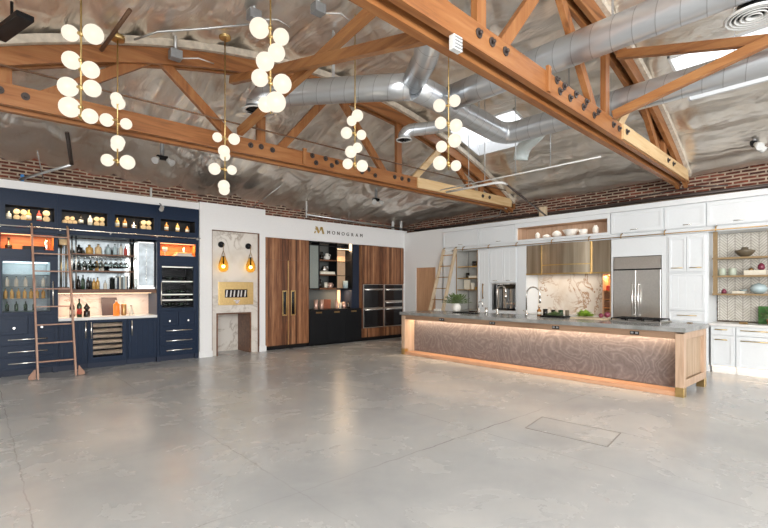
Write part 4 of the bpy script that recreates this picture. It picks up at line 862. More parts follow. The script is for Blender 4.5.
mb = MB(FL); mb.box(6.175, 6.435, -0.075, -0.068, 1.435, 2.5); mb.build('fluted_pane', M['fluted'], T)['label'] = 'fluted greenish glass pane'
mb = MB(FL); mb.box(7.005, 7.485, -0.36, -0.35, 1.435, 2.45); mb.build('lit_back_panel', plain('peach_panel', (0.72, 0.48, 0.30), 0.5), T)['label'] = 'warm peach back panel'
for z in (1.76, 2.13): mb = MB(FL); mb.box(7.005, 7.485, -0.34, -0.22, z, z+0.012); mb.build('dark_shelf', M['black'], T)
mb = MB(FL); mb.box(7.01, 7.48, -0.10, -0.085, 2.45, 2.46); mb.build('light_strip', M['warm'], T)
area('display_light', FL(7.25, -0.12, 2.42), 0.42, 8, (1, 0.7, 0.42), (math.radians(-25), 0, 0), 0.03)
area('counter_light', FL(7.3, -0.3, 1.39), 0.35, 4, (1, 0.7, 0.42), (0, 0, 0), 0.03)
mb = MB(FL); mb.tube([(7.42, -0.03, 2.42), (7.42, -0.03, 2.60)], 0.04, 14); tag(mb.build('downlight', emit('downlight_glow', (1.0, 0.75, 0.5), 1.3)), 'small glowing cylinder downlight above the lit shelves', 'light')
mb = MB(FL); mb.box(7.36, 7.44, -0.55, -0.52, 0.9, 1.385); tag(mb.build('light_column', emit('warm_column', (1.0, 0.62, 0.35), 0.7)), 'warm glowing strip behind mugs on the coffee counter', 'light')
def mug(c, r, h, mat, label, cat='cup', handle=True, group=None):
    c = Vector(c); mb = MB(); mb.lathe(c, [(r*0.8, 0), (r, 0.01), (r, h), (r*0.88, h), (r*0.86, 0.012), (0, 0.01)], 14); o = mb.build('mug', M[mat]); tag(o, label, cat, group); o['_org'] = tuple(o.location)
    if handle: mb = MB(); mb.tube([c+Vector((r*0.95, 0, h*0.8)), c+Vector((r*1.6, 0, h*0.7)), c+Vector((r*1.6, 0, h*0.35)), c+Vector((r*0.95, 0, h*0.25))], r*0.14, 6); mb.build('handle', M[mat], o)
    return o
def jug(c, r, h, mat, label, cat='jug'):
    c = Vector(c); mb = MB(); mb.lathe(c, [(r*0.7, 0), (r, h*0.25), (r*0.95, h*0.45), (r*0.5, h*0.75), (r*0.6, h), (r*0.5, h), (r*0.42, h*0.75), (0, h*0.1)], 16); o = mb.build('jug', M[mat]); tag(o, label, cat); o['_org'] = tuple(o.location)
    mb = MB(); mb.tube([c+Vector((r*0.5, 0, h*0.92)), c+Vector((r*1.3, 0, h*0.8)), c+Vector((r*0.95, 0, h*0.35))], r*0.1, 6); mb.build('handle', M[mat], o); return o
M['pinkcopper'] = plain('pink_copper', (0.7, 0.45, 0.36), 0.3, 0.5)
jug(FL(6.62, -0.2, 2.1605), 0.06, 0.2, 'darkbot', 'black jug on the top walnut shelf beside the white one'); jug(FL(6.78, -0.2, 2.1605), 0.085, 0.17, 'ceramic', 'white and black jug on the top walnut shelf')
jug(FL(6.70, -0.2, 1.86), 0.1, 0.15, 'nickel', 'silver pot standing on the white book, middle walnut shelf', 'pot')
tag(MB(FL).box(6.50, 6.94, -0.3, -0.06, 1.7905, 1.859).build('white_book', M['label'], bev=0.003), 'thick white book lying on the middle walnut shelf', 'book')
jug(FL(6.56, -0.2, 1.4455), 0.075, 0.22, 'darkbot', 'black and white jug on the lowest walnut shelf'); mug(FL(6.58+.14, -0.16, 1.4455), 0.045, 0.14, 'label', 'white cup in the middle of the lowest walnut shelf'); mug(FL(6.86, -0.16, 1.4455), 0.06, 0.13, 'pinkcopper', 'pinkish cup at right of the lowest walnut shelf')
mug(FL(6.45, -0.2, 0.8955), 0.055, 0.25, 'pinkcopper', 'left tall pink cup stack on the coffee counter', handle=False); mug(FL(6.62, -0.2, 0.8955), 0.055, 0.25, 'pinkcopper', 'right tall pink cup stack on the coffee counter', handle=False)
tag(MB(FL).box(6.78, 7.05, -0.42, -0.40, 0.896, 1.14).build('copper_tray', plain('copper_tray', (0.28, 0.1, 0.06), 0.4, 0.3), bev=0.003), 'reddish brown tray propped on the coffee counter', 'tray')
for i, (u, h, mt) in enumerate(((7.10, 0.22, 'pinkcopper'), (7.22, 0.16, 'label'), (7.34, 0.18, 'pinkcopper'))): mug(FL(u, -0.22, 0.8955), 0.038, h, mt, ['left', 'middle', 'right'][i]+' mug in front of the glowing strip')
bottle(FL(7.46, -0.16, 0.8955), 0.2, 0.035, 'darkbot', 'small dark bottle next to the blue-black panel', band=None)
mug(FL(7.38, -0.2, 1.431), 0.07, 0.2, 'glassy' if 'glassy' in M else 'blueglaze', 'pale blue vase at bottom of the lit bay', 'vase', False)
# ---------------- walnut oven wall ----------------
T = thing('oven_cabinet', 'walnut cabinet wall housing the black ovens beside the corner', 'cabinet', (8.58, 9.6, 0))
mb = MB(FL); mb.box(7.79, 9.365, -0.6, -0.2, 0.1, 2.6); plate(mb, 7.79, 9.365, 0.1, 2.6, -0.2, -0.03, [(7.845, 8.585, 0.345, 1.545), (8.605, 9.335, 0.345, 1.545)]); mb.build('carcass', M['walnut'], T)
mb = MB(FL); mb.box(7.79, 9.365, -0.5, -0.08, 0, 0.1); mb.build('plinth', M['black'], T)
for i in range(4):
    a = 7.795+i*0.3925; mb = MB(FL); mb.box(a, a+0.389, -0.03, -0.004, 1.56, 2.6); mb.build('door', M['walnut'], T, 0.002)
for a, b in ((7.795, 8.575), (8.585, 9.36)): mb = MB(FL); mb.box(a, b, -0.03, -0.004, 0.1, 0.335); mb.build('drawer', M['walnut'], T, 0.002)
def oven(u0, u1, z0, z1, label, ctl=0.0):
    t = thing('wall_oven', label, 'oven', ((u0+u1)/2, 9.6, z0))
    mb = MB(FL); mb.box(u0, u1, -0.19, -0.02, z0, z1); mb.build('body', M['steel'], t)
    mb = MB(FL); mb.box(u0+0.02, u1-0.02, -0.02, -0.006, z0+0.02, z1-ctl-0.02); dr = mb.build('door', M['blackglass'], t, 0.003)
    zt = z1-ctl-0.03
    mb = MB(FL); mb.tube([(u0+0.04, 0.035, zt), (u1-0.04, 0.035, zt)], 0.014, 10); mb.tube([(u0+0.07, -0.006, zt), (u0+0.07, 0.035, zt)], 0.009, 8); mb.tube([(u1-0.07, -0.006, zt), (u1-0.07, 0.035, zt)], 0.009, 8); mb.build('handle', M['nickel'], dr)
    if ctl: mb = MB(FL); mb.box(u0+0.02, u1-0.02, -0.02, -0.004, z1-ctl, z1-0.012); mb.build('control_panel', M['blackglass'], t, 0.002)
oven(7.85, 8.58, 0.88, 1.54, 'upper left black wall oven with steel handle', 0.12)
oven(7.85, 8.58, 0.35, 0.875, 'lower left black wall oven')
oven(8.61, 9.33, 1.06, 1.54, 'upper right black compact wall oven', 0.12)
oven(8.61, 9.33, 0.88, 1.055, 'thin warming drawer between the right ovens')
oven(8.61, 9.33, 0.35, 0.875, 'lower right black wall oven nearest the corner')
# ---------------- sign ----------------
T = thing('wall_sign', 'gold and dark lettering sign reading MONOGRAM on the white wall', 'sign', (7.0, 9.62, 2.8))
def mark(pts): mb = MB(FL); mb.prism([(6.275+x*0.30, 2.80+y*0.17) for x, y in pts], -0.0195, -0.005); mb.build('logo_stroke', M['gold'], T)
mark([(0.0, 0.0), (0.10, 0.0), (0.16, 0.30), (0.08, 0.34)]); mark([(0.12, 1.0), (0.30, 1.0), (0.52, 0.25), (0.44, 0.0), (0.36, 0.1)])
mark([(0.30, 0.62), (0.10, 0.75), (0.14, 0.55), (0.3, 0.45)]); mark([(0.52, 0.30), (0.62, 1.0), (0.80, 1.0), (0.66, 0.5)]); mark([(0.70, 1.0), (0.82, 1.0), (1.0, 0.0), (0.82, 0.0)])
for i, ch in enumerate('MONOGRAM'):
    cu = bpy.data.curves.new('letter', 'FONT'); cu.body = ch; cu.size = 0.125; cu.extrude = 0.006; cu.align_x = 'CENTER'
    tmp = bpy.data.objects.new('tmp', cu); C.objects.link(tmp); me = bpy.data.meshes.new_from_object(tmp, depsgraph=bpy.context.evaluated_depsgraph_get()); bpy.data.objects.remove(tmp)
    me.transform(Matrix.Rotation(PI/2, 4, 'X')); me.transform(Matrix.Translation(Vector((6.71+i*0.152, 9.613, 2.81))-Vector(T['_org'])))
    me.materials.clear(); me.materials.append(M['darktext']); o = bpy.data.objects.new('letter', me); C.objects.link(o); o.parent = T

# ---------------- kitchen wall ----------------
def door_k(T, u0, u1, z0, z1, planks=0, d=0.001, name='door', st=0.055): return shaker(MB(FK), u0, u1, z0, z1, d, 0.022, st, planks).build(name, M['cabwhite'], T, 0.002)
def uppers(u0, u1, hu, label, two=False):
    T = thing('upper_cabinet', label, 'cabinet', (9.4, (u0+u1)/2, 2.5))
    mb = MB(FK); mb.box(u0+0.002, u1-0.002, -0.6, 0, 2.50, 2.925); mb.build('carcass', M['cabwhite'], T)
    dr = door_k(T, u0+0.012, u1-0.012, 2.515, 2.905)
    for h in hu: pull(FK, dr, h-0.07, h+0.07, 2.56, 2.56, 0.022, M['nickel'], 0.007, 0.03)
uppers(6.95, 8.13, (7.5,), 'white upper cabinet nearest the corner, above the light oak ladder')
uppers(5.93, 6.95, (6.35,), 'white upper cabinet left of the oak bowl niche')
uppers(2.83, 3.77, (3.32,), 'white upper cabinet above the steel refrigerator')
uppers(2.18, 2.83, (2.45,), 'white upper cabinet above the narrow tall cabinet')
uppers(1.0, 2.18, (1.72,), 'white upper cabinet above the tiled open shelving')
uppers(-0.2, 1.0, (0.4,), 'white upper cabinet at the extreme right edge')
T = thing('bowl_niche', 'long white framed open niche lined in pale oak, holding white bowls', 'niche', (9.4, 4.86, 2.5))
mb = MB(FK); plate(mb, 3.775, 5.925, 2.50, 2.925, -0.02, 0.02, [(3.83, 5.87, 2.55, 2.83)]); mb.build('frame', M['cabwhite'], T)
mb = MB(FK); liner(mb, 3.83, 5.87, 2.55, 2.83, -0.021, -0.42); mb.build('lining', M['oak'], T)
area('niche_fill', FK(4.85, -0.06, 2.82), 1.9, 2.0, (1, 0.9, 0.8), (0, 0, PI/2), 0.04)
def vase(c, prof, mat, label, cat): o = MB().lathe(c, prof, 18).build(cat.replace(' ', '_'), M[mat]); return tag(o, label, cat)
bowlp = lambda r, h: [(r*0.4, 0), (r*0.5, 0.005), (r, h), (r*0.94, h), (r*0.4, 0.012), (0, 0.01)]
vase(FK(5.42, -0.12, 2.5505), [(0.03, 0), (0.055, 0.05), (0.05, 0.11), (0.02, 0.145), (0.015, 0.15)], 'ceramic', 'egg-shaped white vase leftmost in the oak niche', 'vase')
vase(FK(5.20, -0.12, 2.5505), [(0.04, 0), (0.09, 0.03), (0.08, 0.06), (0.02, 0.085), (0, 0.09)], 'ceramic', 'low lidded white pot second from left in the oak niche', 'pot')
vase(FK(4.96, -0.12, 2.5505), [(0.05, 0), (0.105, 0.05), (0.09, 0.1), (0.04, 0.14), (0, 0.15)], 'ceramic', 'rounded white teapot shape third from left in the oak niche', 'pot')
vase(FK(4.66, -0.14, 2.5505), bowlp(0.17, 0.14), 'ceramic', 'widest white bowl in the middle of the oak niche', 'bowl')
vase(FK(4.38, -0.12, 2.5505), [(0.08, 0), (0.09, 0.12), (0.082, 0.12), (0.07, 0.01), (0, 0.01)], 'ceramic', 'straight-sided white bowl second from right in the oak niche', 'bowl')
vase(FK(4.12, -0.12, 2.5505), [(0.04, 0), (0.06, 0.05), (0.055, 0.13), (0.03, 0.17), (0.035, 0.18), (0.0, 0.17)], 'ceramic', 'tall rounded white vase rightmost in the oak niche', 'vase')
# rail
T = thing('ladder_rail', 'thin dark rail along the white kitchen cabinets for the oak ladder', 'rail', (9.4, 4.3, 2.42))
mb = MB(FK); mb.tube([(-0.2, 0.085, 2.425), (7.75, 0.085, 2.425)], 0.009, 8); mb.build('tube', M['brassdark'], T)
for u in (0.6, 2.03, 2.8, 3.55, 4.17, 4.98, 5.85, 6.62, 7.4):
    mb = MB(FK); mb.tube([(u, 0.012, 2.50), (u, 0.08, 2.47), (u, 0.085, 2.40)], 0.011, 8); mb.build('bracket', M['brassdark'], T)
mb = MB(FK); mb.box(-0.2, 8.12, -0.56, 0.0, 2.405, 2.496); tag(mb.build('under_cabinet_panel', M['cabwhite']), 'continuous white fascia strip beneath the kitchen upper cabinets', 'panel')
# open pan shelving near the corner
T = thing('open_shelving', 'recessed open shelving with brass shelves beside the light oak ladder', 'shelving', (9.4, 7.35, 0.85))
mb = MB(FK); liner(mb, 7.01, 7.66, 0.87, 2.39, -0.002, -0.45, 0.01); mb.build('lining', plain('grey_tile_lining', (0.5, 0.5, 0.47), 0.4), T)
for z in (1.38, 1.68, 1.975): mb = MB(FK); mb.box(7.01, 7.66, -0.3, -0.03, z, z+0.022); mb.build('shelf_board', M['brass'], T)
for u in (7.09, 7.50): mb = MB(FK); mb.tube([(u, -0.3, 0.88), (u, -0.3, 2.385)], 0.008, 6); mb.build('post', M['dkpipe'], T)
mb = MB(FK); mb.box(6.99, 7.01, 0.0005, 0.008, 0.87, 2.395); mb.box(7.66, 7.68, 0.0005, 0.008, 0.87, 2.395); mb.build('metal_edge', M['brassdark'], T)
mug(FK(7.18, -0.15, 2.0), 0.08, 0.12, 'darkbot', 'dark pot on the top brass shelf near the corner', 'pot'); mug(FK(7.42, -0.15, 1.705), 0.05, 0.13, 'darkbot', 'small dark plant pot on the middle brass shelf', 'pot', False)
tag(MB(FK).box(7.08, 7.34, -0.25, -0.08, 1.703, 1.755).build('white_tray', M['label'], bev=0.004), 'white tray on the middle brass shelf', 'tray')
tag(MB(FK).box(7.40, 7.60, -0.24, -0.22, 1.403, 1.66).build('white_book', M['label'], bev=0.003), 'white book leaning upright on the lowest brass shelf', 'book'); mug(FK(7.26, -0.15, 1.403), 0.05, 0.17, 'label', 'white pitcher on the lowest brass shelf', 'pitcher'); mug(FK(7.12, -0.13, 1.403), 0.04, 0.07, 'whisky', 'small amber cup at right on the lowest brass shelf')
mb = MB(FK); mb.box(7.70, 8.12, -0.56, 0, 0.0, 2.40); tag(mb.build('end_panel', M['cabwhite']), 'plain white tall filler panel behind the light oak ladder', 'panel')
# tall pantry + coffee niche
T = thing('pantry_cabinet', 'narrow tall white cabinet with one long vertical brass pull', 'cabinet', (9.4, 6.81, 0)); mb = MB(FK); mb.box(6.635, 6.985, -0.56, 0, 0.1, 2.40); mb.build('carcass', M['cabwhite'], T); dr = door_k(T, 6.645, 6.975, 0.12, 2.37, 3); pull(FK, dr, 6.80, 6.80, 1.17, 1.55, 0.022, M['brassdark'])
T = thing('coffee_cabinet', 'white double-door cabinet over a built-in steel coffee niche', 'cabinet', (9.4, 6.25, 0))
mb = MB(FK); plate(mb, 5.88, 6.625, 0.1, 2.40, -0.03, 0, [(5.91, 6.60, 0.9, 1.56)]); mb.box(5.88, 6.625, -0.56, -0.45, 0.1, 2.4); mb.box(5.88, 5.90, -.45, -.03, .1, 2.4); mb.box(6.605, 6.625, -.45, -.03, .1, 2.4); mb.build('carcass', M['cabwhite'], T)
mb = MB(FK); liner(mb, 5.92, 6.59, 0.91, 1.55, -0.031, -0.44, 0.008); mb.build('niche', M['steel'], T)
for a, b in ((5.89, 6.25), (6.255, 6.615)): dr = door_k(T, a, b, 1.575, 2.385, 2); pull(FK, dr, (a+b)/2-0.07, (a+b)/2+0.07, 1.62, 1.62, 0.022, M['nickel'], 0.007, 0.03)
T = thing('coffee_machine', 'built-in steel and black coffee machine in the white cabinet niche', 'coffee machine', FK(6.25, -0.2, 0.9))
mb = MB(FK); mb.box(5.95, 6.56, -0.42, -0.15, 0.915, 1.53); mb.build('body', M['blackglass'], T, 0.004)
for a, b in ((6.22, 6.30), (6.05, 6.12), (6.42, 6.45)): mb = MB(FK); mb.box(a, b, -0.15, -0.08, 0.95, 1.42); mb.build('steel_column', M['steel'], T, 0.004)
mb = MB(FK); mb.box(5.97, 6.2, -0.15, -0.05, 1.05, 1.09); mb.build('spout', M['nickel'], T, 0.003)
mb = MB(FK); mb.box(5.635, 5.87, -0.56, 0.0, 0, 2.40); tag(mb.build('cabinet_filler', M['cabwhite'], bev=0.003), 'white tall side panel left of the bronze range hood', 'panel')
mb = MB(FK); mb.box(3.74, 3.762, -0.56, 0.0, 0, 2.40); tag(mb.build('cabinet_filler', M['cabwhite'], bev=0.003), 'thin white side panel between spice niche and refrigerator', 'panel')
# range alcove
mb = MB(FK); mb.box(3.96, 5.63, -0.58, -0.5, 0.86, 2.4); tag(mb.build('marble_backsplash', M['marble'], loc=(9.9, 4.8, 0.86)), 'cream marble backsplash with rust-brown veins under the hood', 'backsplash')
T = thing('spice_niche', 'narrow copper-lit niche with small wooden spice shelves beside refrigerator', 'niche', (9.4, 3.86, 0.86))
mb = MB(FK); liner(mb, 3.79, 3.925, 0.88, 1.715, -0.003, -0.3, 0.012); mb.build('lining', M['oakdoor'], T)
for z in (1.04, 1.21, 1.38): mb = MB(FK); mb.box(3.79, 3.925, -0.28, -0.01, z, z+0.012); mb.build('shelf_board', M['orange_wood'], T)
mb = MB(FK); mb.box(3.80, 3.915, -0.28, -0.26, 1.70, 1.71); mb.build('light_strip', M['warm'], T)
area('spice_light', FK(3.86, -0.15, 1.69), 0.1, 2.0, (1, 0.65, 0.35), (0, 0, 0), 0.1)
for i, z in enumerate((0.881, 1.053, 1.223)):
    mb = MB(FK); mb.box(3.80, 3.915, -0.2, -0.05, z, z+0.13); tag(mb.build('spice_box', M['walnut_shelf'], bev=0.003), ['bottom', 'middle', 'upper'][i]+' brown box in the copper-lit spice niche', 'box')
vase(FK(3.86, -0.1, 1.3925), [(0.03, 0), (0.035, 0.02), (0.035, 0.08), (0.02, 0.1), (0, 0.11)], 'redlabel', 'small red-brown jar in the copper-lit spice niche', 'jar')
T = thing('range_hood', 'wide bow-front brushed bronze range hood with brass bands', 'range hood', (9.4, 4.7, 1.74))
def arcf(u): return -0.02+0.0*u
N = 14; u0, u1 = 4.16, 5.25
pts = [(u0+(u1-u0)*i/N, 0.02+0.10*math.sin(PI*i/N)) for i in range(N+1)]
mb = MB(lambda u, d, z: FK(u, d, z))
n = len(pts); vs = []
for z in (1.76, 2.40):
    k = 1.0
    vs += [(u, d*k, z) for u, d in pts]+[(u1, -0.5, z), (u0, -0.5, z)]
m_ = n+2; mb._a(vs, [tuple(range(m_)), tuple(reversed(range(m_, 2*m_)))]+[(i, (i+1) % m_, m_+(i+1) % m_, m_+i) for i in range(m_)]); mb.build('canopy', M['hood'], T)
mb = MB(FK); mb.box(3.775, 4.16, -0.5, 0.0, 1.76, 2.40); mb.build('side_wing', M['hood'], T); mb = MB(FK); mb.box(5.25, 5.63, -0.5, 0.0, 1.76, 2.40); mb.build('side_wing', M['hood'], T)
for z, hh in ((1.735, 0.03), (1.93, 0.022)):
    vs = []
    for zz in (z, z+hh): vs += [(u, d+0.012, zz) for u, d in pts]+[(u, d-0.004, zz) for u, d in reversed(pts)]
    q = 2*n; mb = MB(FK); mb._a(vs, [tuple(range(q)), tuple(reversed(range(q, 2*q)))]+[(i, (i+1) % q, q+(i+1) % q, q+i) for i in range(q)]); mb.build('brass_band', M['brass'], T)
mb = MB(FK); mb.box(3.775, 4.16, -0.05, 0.012, 1.735, 1.765); mb.box(5.25, 5.63, -0.05, 0.012, 1.735, 1.765); mb.build('brass_band', M['brass'], T)
for u in (4.16, 5.25): mb = MB(FK); mb.box(u-0.013, u+0.013, 0.0, 0.03, 1.765, 2.398); mb.build('vertical_brass_band', M['brass'], T, 0.003)
area('hood_light', FK(4.8, -0.25, 1.73), 1.3, 3.5, (1, 0.85, 0.7), (0, 0, PI/2), 0.15)
# base run behind the island
for i, (a, b, lb) in enumerate(((3.775, 5.625, 'white base cabinet below the range hood, behind island'), (5.88, 8.12, 'x'))):
    if i == 0:
        T = thing('range_cabinet', 'white base run with stone top below the bronze hood', 'cabinet', (9.4, 4.7, 0)); mb = MB(FK); mb.box(a, b, -0.5, 0, 0.1, 0.83); mb.build('carcass', M['cabwhite'], T)
        mb = MB(FK); mb.box(a, b, -0.5, 0.02, 0.83, 0.865); mb.build('countertop', M['worktop'], T)
        for k in range(3): door_k(T, a+0.01+k*0.617, a+0.60+k*0.617, 0.12, 0.82)
# refrigerator
T = thing('refrigerator', 'large stainless steel french-door refrigerator', 'refrigerator', (9.4, 3.3, 0))
mb = MB(FK); mb.box(2.875, 3.725, -0.56, -0.04, 0.02, 2.04); mb.build('body', M['steel'], T)
M['steelv'] = plain('brushed_steel', (0.74, 0.725, 0.70), 0.3, 1.0, 0.04)
def bent(mb, u0, u1, z0, z1, d0, d1):
    N = 8; mb.box(u0, u1, d0, d1, z0, z1)
for a, b, h in ((2.88, 3.298, 3.25), (3.304, 3.722, 3.352)):
    mb = MB(FK); mb.box(a, b, -0.04, 0.012, 0.82, 1.785); dr = mb.build('door', M['steelv'], T, 0.006); pull(FK, dr, h, h, 0.9, 1.54, 0.012, M['steelv'], 0.017, 0.06)
mb = MB(FK); mb.box(2.88, 3.722, -0.04, 0.012, 0.10, 0.81); dr = mb.build('freezer_drawer', M['steelv'], T, 0.006); pull(FK, dr, 2.98, 3.62, 0.72, 0.72, 0.012, M['steelv'], 0.017, 0.06)
mb = MB(FK); mb.prism([(-0.04, 1.80), (0.012, 1.80), (-0.02, 2.035), (-0.04, 2.035)], 2.88, 3.722, 'x'); mb.v = [Vector((p.x, p.y, p.z)) for p in mb.v]
mb2 = MB(FK); mb2._a([(u, d, z) for u in (2.88, 3.722) for d, z in ((-0.04, 1.81), (0.012, 1.81), (0.0, 2.035), (-0.04, 2.035))], [(0, 1, 2, 3), (7, 6, 5, 4), (0, 4, 5, 1), (1, 5, 6, 2), (2, 6, 7, 3), (3, 7, 4, 0)]); mb2.build('top_grille', M['steelv'], T)
mb = MB(FK); mb.box(2.88, 3.722, -0.04, 0.0, 1.787, 1.808); mb.build('shadow_gap', M['black'], T)
mb = MB(FK); mb.box(2.84, 2.868, -0.56, 0, 0, 2.4); mb.box(3.732, 3.738, -0.56, 0, 0, 2.4); mb.box(2.868, 3.732, -0.5, 0.0, 2.05, 2.40); mb.box(2.79, 2.84, -0.56, 0.0, 0, 2.4); tag(mb.build('fridge_surround', M['cabwhite']), 'white frame panel around and above the steel refrigerator', 'panel')
# narrow tall cabinet
T = thing('tall_cabinet', 'narrow tall white cabinet right of the steel refrigerator', 'cabinet', (9.4, 2.47, 0))
mb = MB(FK); mb.box(2.15, 2.785, -0.56, 0, 0.1, 2.40); mb.box(2.15, 2.785, -0.5, -0.08, 0, 0.1); mb.build('carcass', M['cabwhite'], T)
for a, b in ((2.19, 2.466), (2.474, 2.75)):
    dr = door_k(T, a, b, 1.735, 2.35, 0, st=0.04); pull(FK, dr, (a+b)/2-0.09, (a+b)/2+0.09, 1.80, 1.80, 0.022, M['brass'], 0.007, 0.03)
dr = door_k(T, 2.19, 2.75, 1.05, 1.70, 4, st=0.04); dr = door_k(T, 2.19, 2.75, 0.86, 1.03, 0, st=0.03); pull(FK, dr, 2.31, 2.61, 0.96, 0.96, 0.022, M['brass'], 0.007, 0.03); door_k(T, 2.19, 2.75, 0.12, 0.84)
M['shelfgold'] = plain('bronzed_oak', (0.36, 0.25, 0.13), 0.4, 0.3)
# tiled open shelving, right
mb = MB(FK); mb.box(-0.2, 2.13, -0.58, -0.52, 0.87, 2.40); tag(mb.build('tile_backsplash', M['chevron'], loc=(9.9, 1, 0.87)), 'cream chevron tile wall behind the brass shelves', 'tiling')
T = thing('open_shelving', 'brass-framed oak shelving in front of the chevron tiles', 'shelving', (9.4, 1.2, 1.3))
for u in (2.06, 0.3): mb = MB(FK); mb.box(u-0.03, u+0.03, -0.06, -0.02, 1.32, 2.40); mb.build('post', M['shelfgold'], T)
for z in (1.32, 1.625, 1.93): mb = MB(FK); mb.box(0.28, 2.10, -0.35, -0.015, z, z+0.03); mb.build('shelf_board', M['shelfgold'], T, 0.003)
vase(FK(1.68, -0.16, 1.961), [(0.05, 0), (0.09, 0.03), (0.135, 0.08), (0.14, 0.11), (0.10, 0.115), (0.05, 0.13), (0.045, 0.16), (0, 0.165)], 'brownbowl', 'dark brown lidded bowl on the top brass shelf at right', 'bowl')
vase(FK(2.0-0.02, -0.12, 1.656), [(0.05, 0), (0.055, 0.01), (0.055, 0.11), (0.05, 0.12), (0, 0.12)], 'sagejar', 'left sage green jar on the middle right shelf', 'jar'); vase(FK(1.84, -0.12, 1.656), [(0.05, 0), (0.055, 0.01), (0.055, 0.11), (0.05, 0.12), (0, 0.12)], 'sagejar', 'right sage green jar on the middle right shelf', 'jar')
tag(MB(FK).box(1.40, 1.68, -0.3, -0.08, 1.6555, 1.735).build('white_book', M['label'], bev=0.004), 'stack-like thick white book on the middle right shelf', 'book'); vase(FK(1.47, -0.18, 1.7355), [(0.03, 0), (0.05, 0.03), (0.045, 0.08), (0.02, 0.11), (0.0, 0.12)], 'onion', 'small dark red pot on the white book at right', 'pot'); vase(FK(1.60, -0.18, 1.7355), [(0.03, 0), (0.04, 0.02), (0.0, 0.05)], 'brassdark', 'tiny copper dish on the white book at right', 'dish')
vase(FK(1.96, -0.14, 1.3505), [(0.035, 0), (0.04, 0.03), (0.03, 0.06), (0.01, 0.08), (0, 0.09)], 'onion', 'small dark figurine on the lowest right shelf', 'figurine'); tag(MB(FK).box(1.67, 1.84, -0.25, -0.08, 1.3505, 1.39).build('white_book', M['label'], bev=0.004), 'small white book on the lowest right shelf', 'book'); vase(FK(1.70, -0.2, 1.391), [(0.03, 0), (0.05, 0.01), (0.06, 0.025), (0, 0.02)], 'blueglaze', 'little blue dish on the small white book', 'dish')
vase(FK(1.50, -0.16, 1.3505), [(0.05, 0), (0.105, 0.04), (0.12, 0.09), (0.09, 0.14), (0.03, 0.165), (0, 0.18)], 'blueglaze', 'round blue-grey lidded jar on the lowest right shelf', 'jar')
for a, b, lb in ((1.775, 2.12, 'narrow'), (1.20, 1.77, 'wide'), (0.6, 1.195, 'x'), (0.0, 0.595, 'y')):
    if lb == 'y': lab = 'white base cabinet furthest right, mostly out of frame'
    elif lb == 'x': lab = 'white base cabinet cut by the right picture edge'
    elif lb == 'narrow': lab = 'white base cabinet directly behind the oak end of the island'
    else: lab = 'white base cabinet second from the island end at right'
    if lb == 'y': continue
    T = thing('base_cabinet', lab, 'cabinet', (9.4, (a+b)/2, 0)); mb = MB(FK); mb.box(a, b, -0.56, 0, 0.12, 0.80); mb.build('carcass', M['cabwhite'], T); mb = MB(FK); mb.box(a, b, -0.5, -0.08, 0, 0.12); mb.build('plinth', M['cabwhite'], T)
    d1 = door_k(T, a+0.008, b-0.008, 0.655, 0.79, st=0.025, name='drawer'); pull(FK, d1, a+0.10, b-0.07, 0.745, 0.745, 0.022, M['brass'], 0.008, 0.035)
    d2 = door_k(T, a+0.008, b-0.008, 0.125, 0.645); pull(FK, d2, a+0.10, b-0.07, 0.575, 0.575, 0.022, M['brass'], 0.008, 0.035)
    mb = MB(FK); mb.box(a+.01, b-.01, -0.05, -0.04, 0.11, 0.118); mb.build('toe_light', M['warm'], T)
area('toe_light_right', FK(1.2, -0.03, 0.115), 2.0, 0.6, (1, 0.66, 0.38), (0, 0, PI/2), 0.04)
mb = MB(FK); mb.box(0.3, 2.145, -0.515, 0.03, 0.801, 0.845); tag(mb.build('side_countertop', M['worktop'], bev=0.004), 'white stone countertop below the brass shelves at right', 'countertop')
tag(MB(FK).box(1.64, 1.75, -0.2, -0.12, 0.8455, 0.875).build('small_dish', M['brassdark'], bev=0.004), 'small brown dish on the right stone counter', 'dish')
T = thing('green_board', 'bright green cutting board leaning near the right edge counter', 'board', FK(1.42, -0.3, 0.846)); mb = MB(FK); mb.box(1.40, 1.54, -0.40, -0.37, 0.846, 1.14); mb.build('board', plain('green_board', (0.05, 0.17, 0.03), 0.4), T, 0.01)
T = thing('potted_plant', 'leafy plant in terracotta pot at the right edge of counter', 'plant', FK(1.33, -0.2, 0.846))
mb = MB(); mb.lathe(FK(1.33, -0.2, 0.846), [(0.06, 0), (0.08, 0.09), (0.07, 0.09), (0, 0.08)], 14); mb.build('pot', plain('terracotta', (0.42, 0.17, 0.08), 0.6), T)
def leaves(c, r, n, mat, T, size=0.05, up=0.12, seed=1, name='foliage'):
    rnd = random.Random(seed); mb = MB(); c = Vector(c)
    for i in range(n):
        a = rnd.uniform(0, 2*PI); e = rnd.uniform(0.1, 1.3); L = r*rnd.uniform(0.5, 1.0)
        d = Vector((math.cos(a)*math.cos(e), math.sin(a)*math.cos(e), math.sin(e)*up/r)); p = c+d*L
        t = d.normalized().cross(Vector((0, 0, 1))).normalized()*size*0.35; f = d.normalized()*size; nn = t.cross(f).normalized()*size*0.08
        mb._a([p-f*0.5, p+t+nn, p+f*0.6, p-t+nn, p-nn*0.7], [(0, 1, 2), (0, 2, 3), (0, 4, 1), (1, 4, 2), (2, 4, 3), (3, 4, 0)])
        mb.bar(c, p-f*0.4, 0.003, 0.003)
    return mb.build(name, M[mat], T)
leaves(FK(1.33, -0.2, 0.93), 0.16, 50, 'green', T, 0.07, 0.2, 3)
# light oak ladder
ladder((8.60, 8.14, 0.0), (8.60, 7.68, 0.0), (9.31, 8.02, 2.46), (9.31, 7.62, 2.46), 8, 'pale oak ladder leaning on the kitchen rail near the corner', 'paleorn', False)

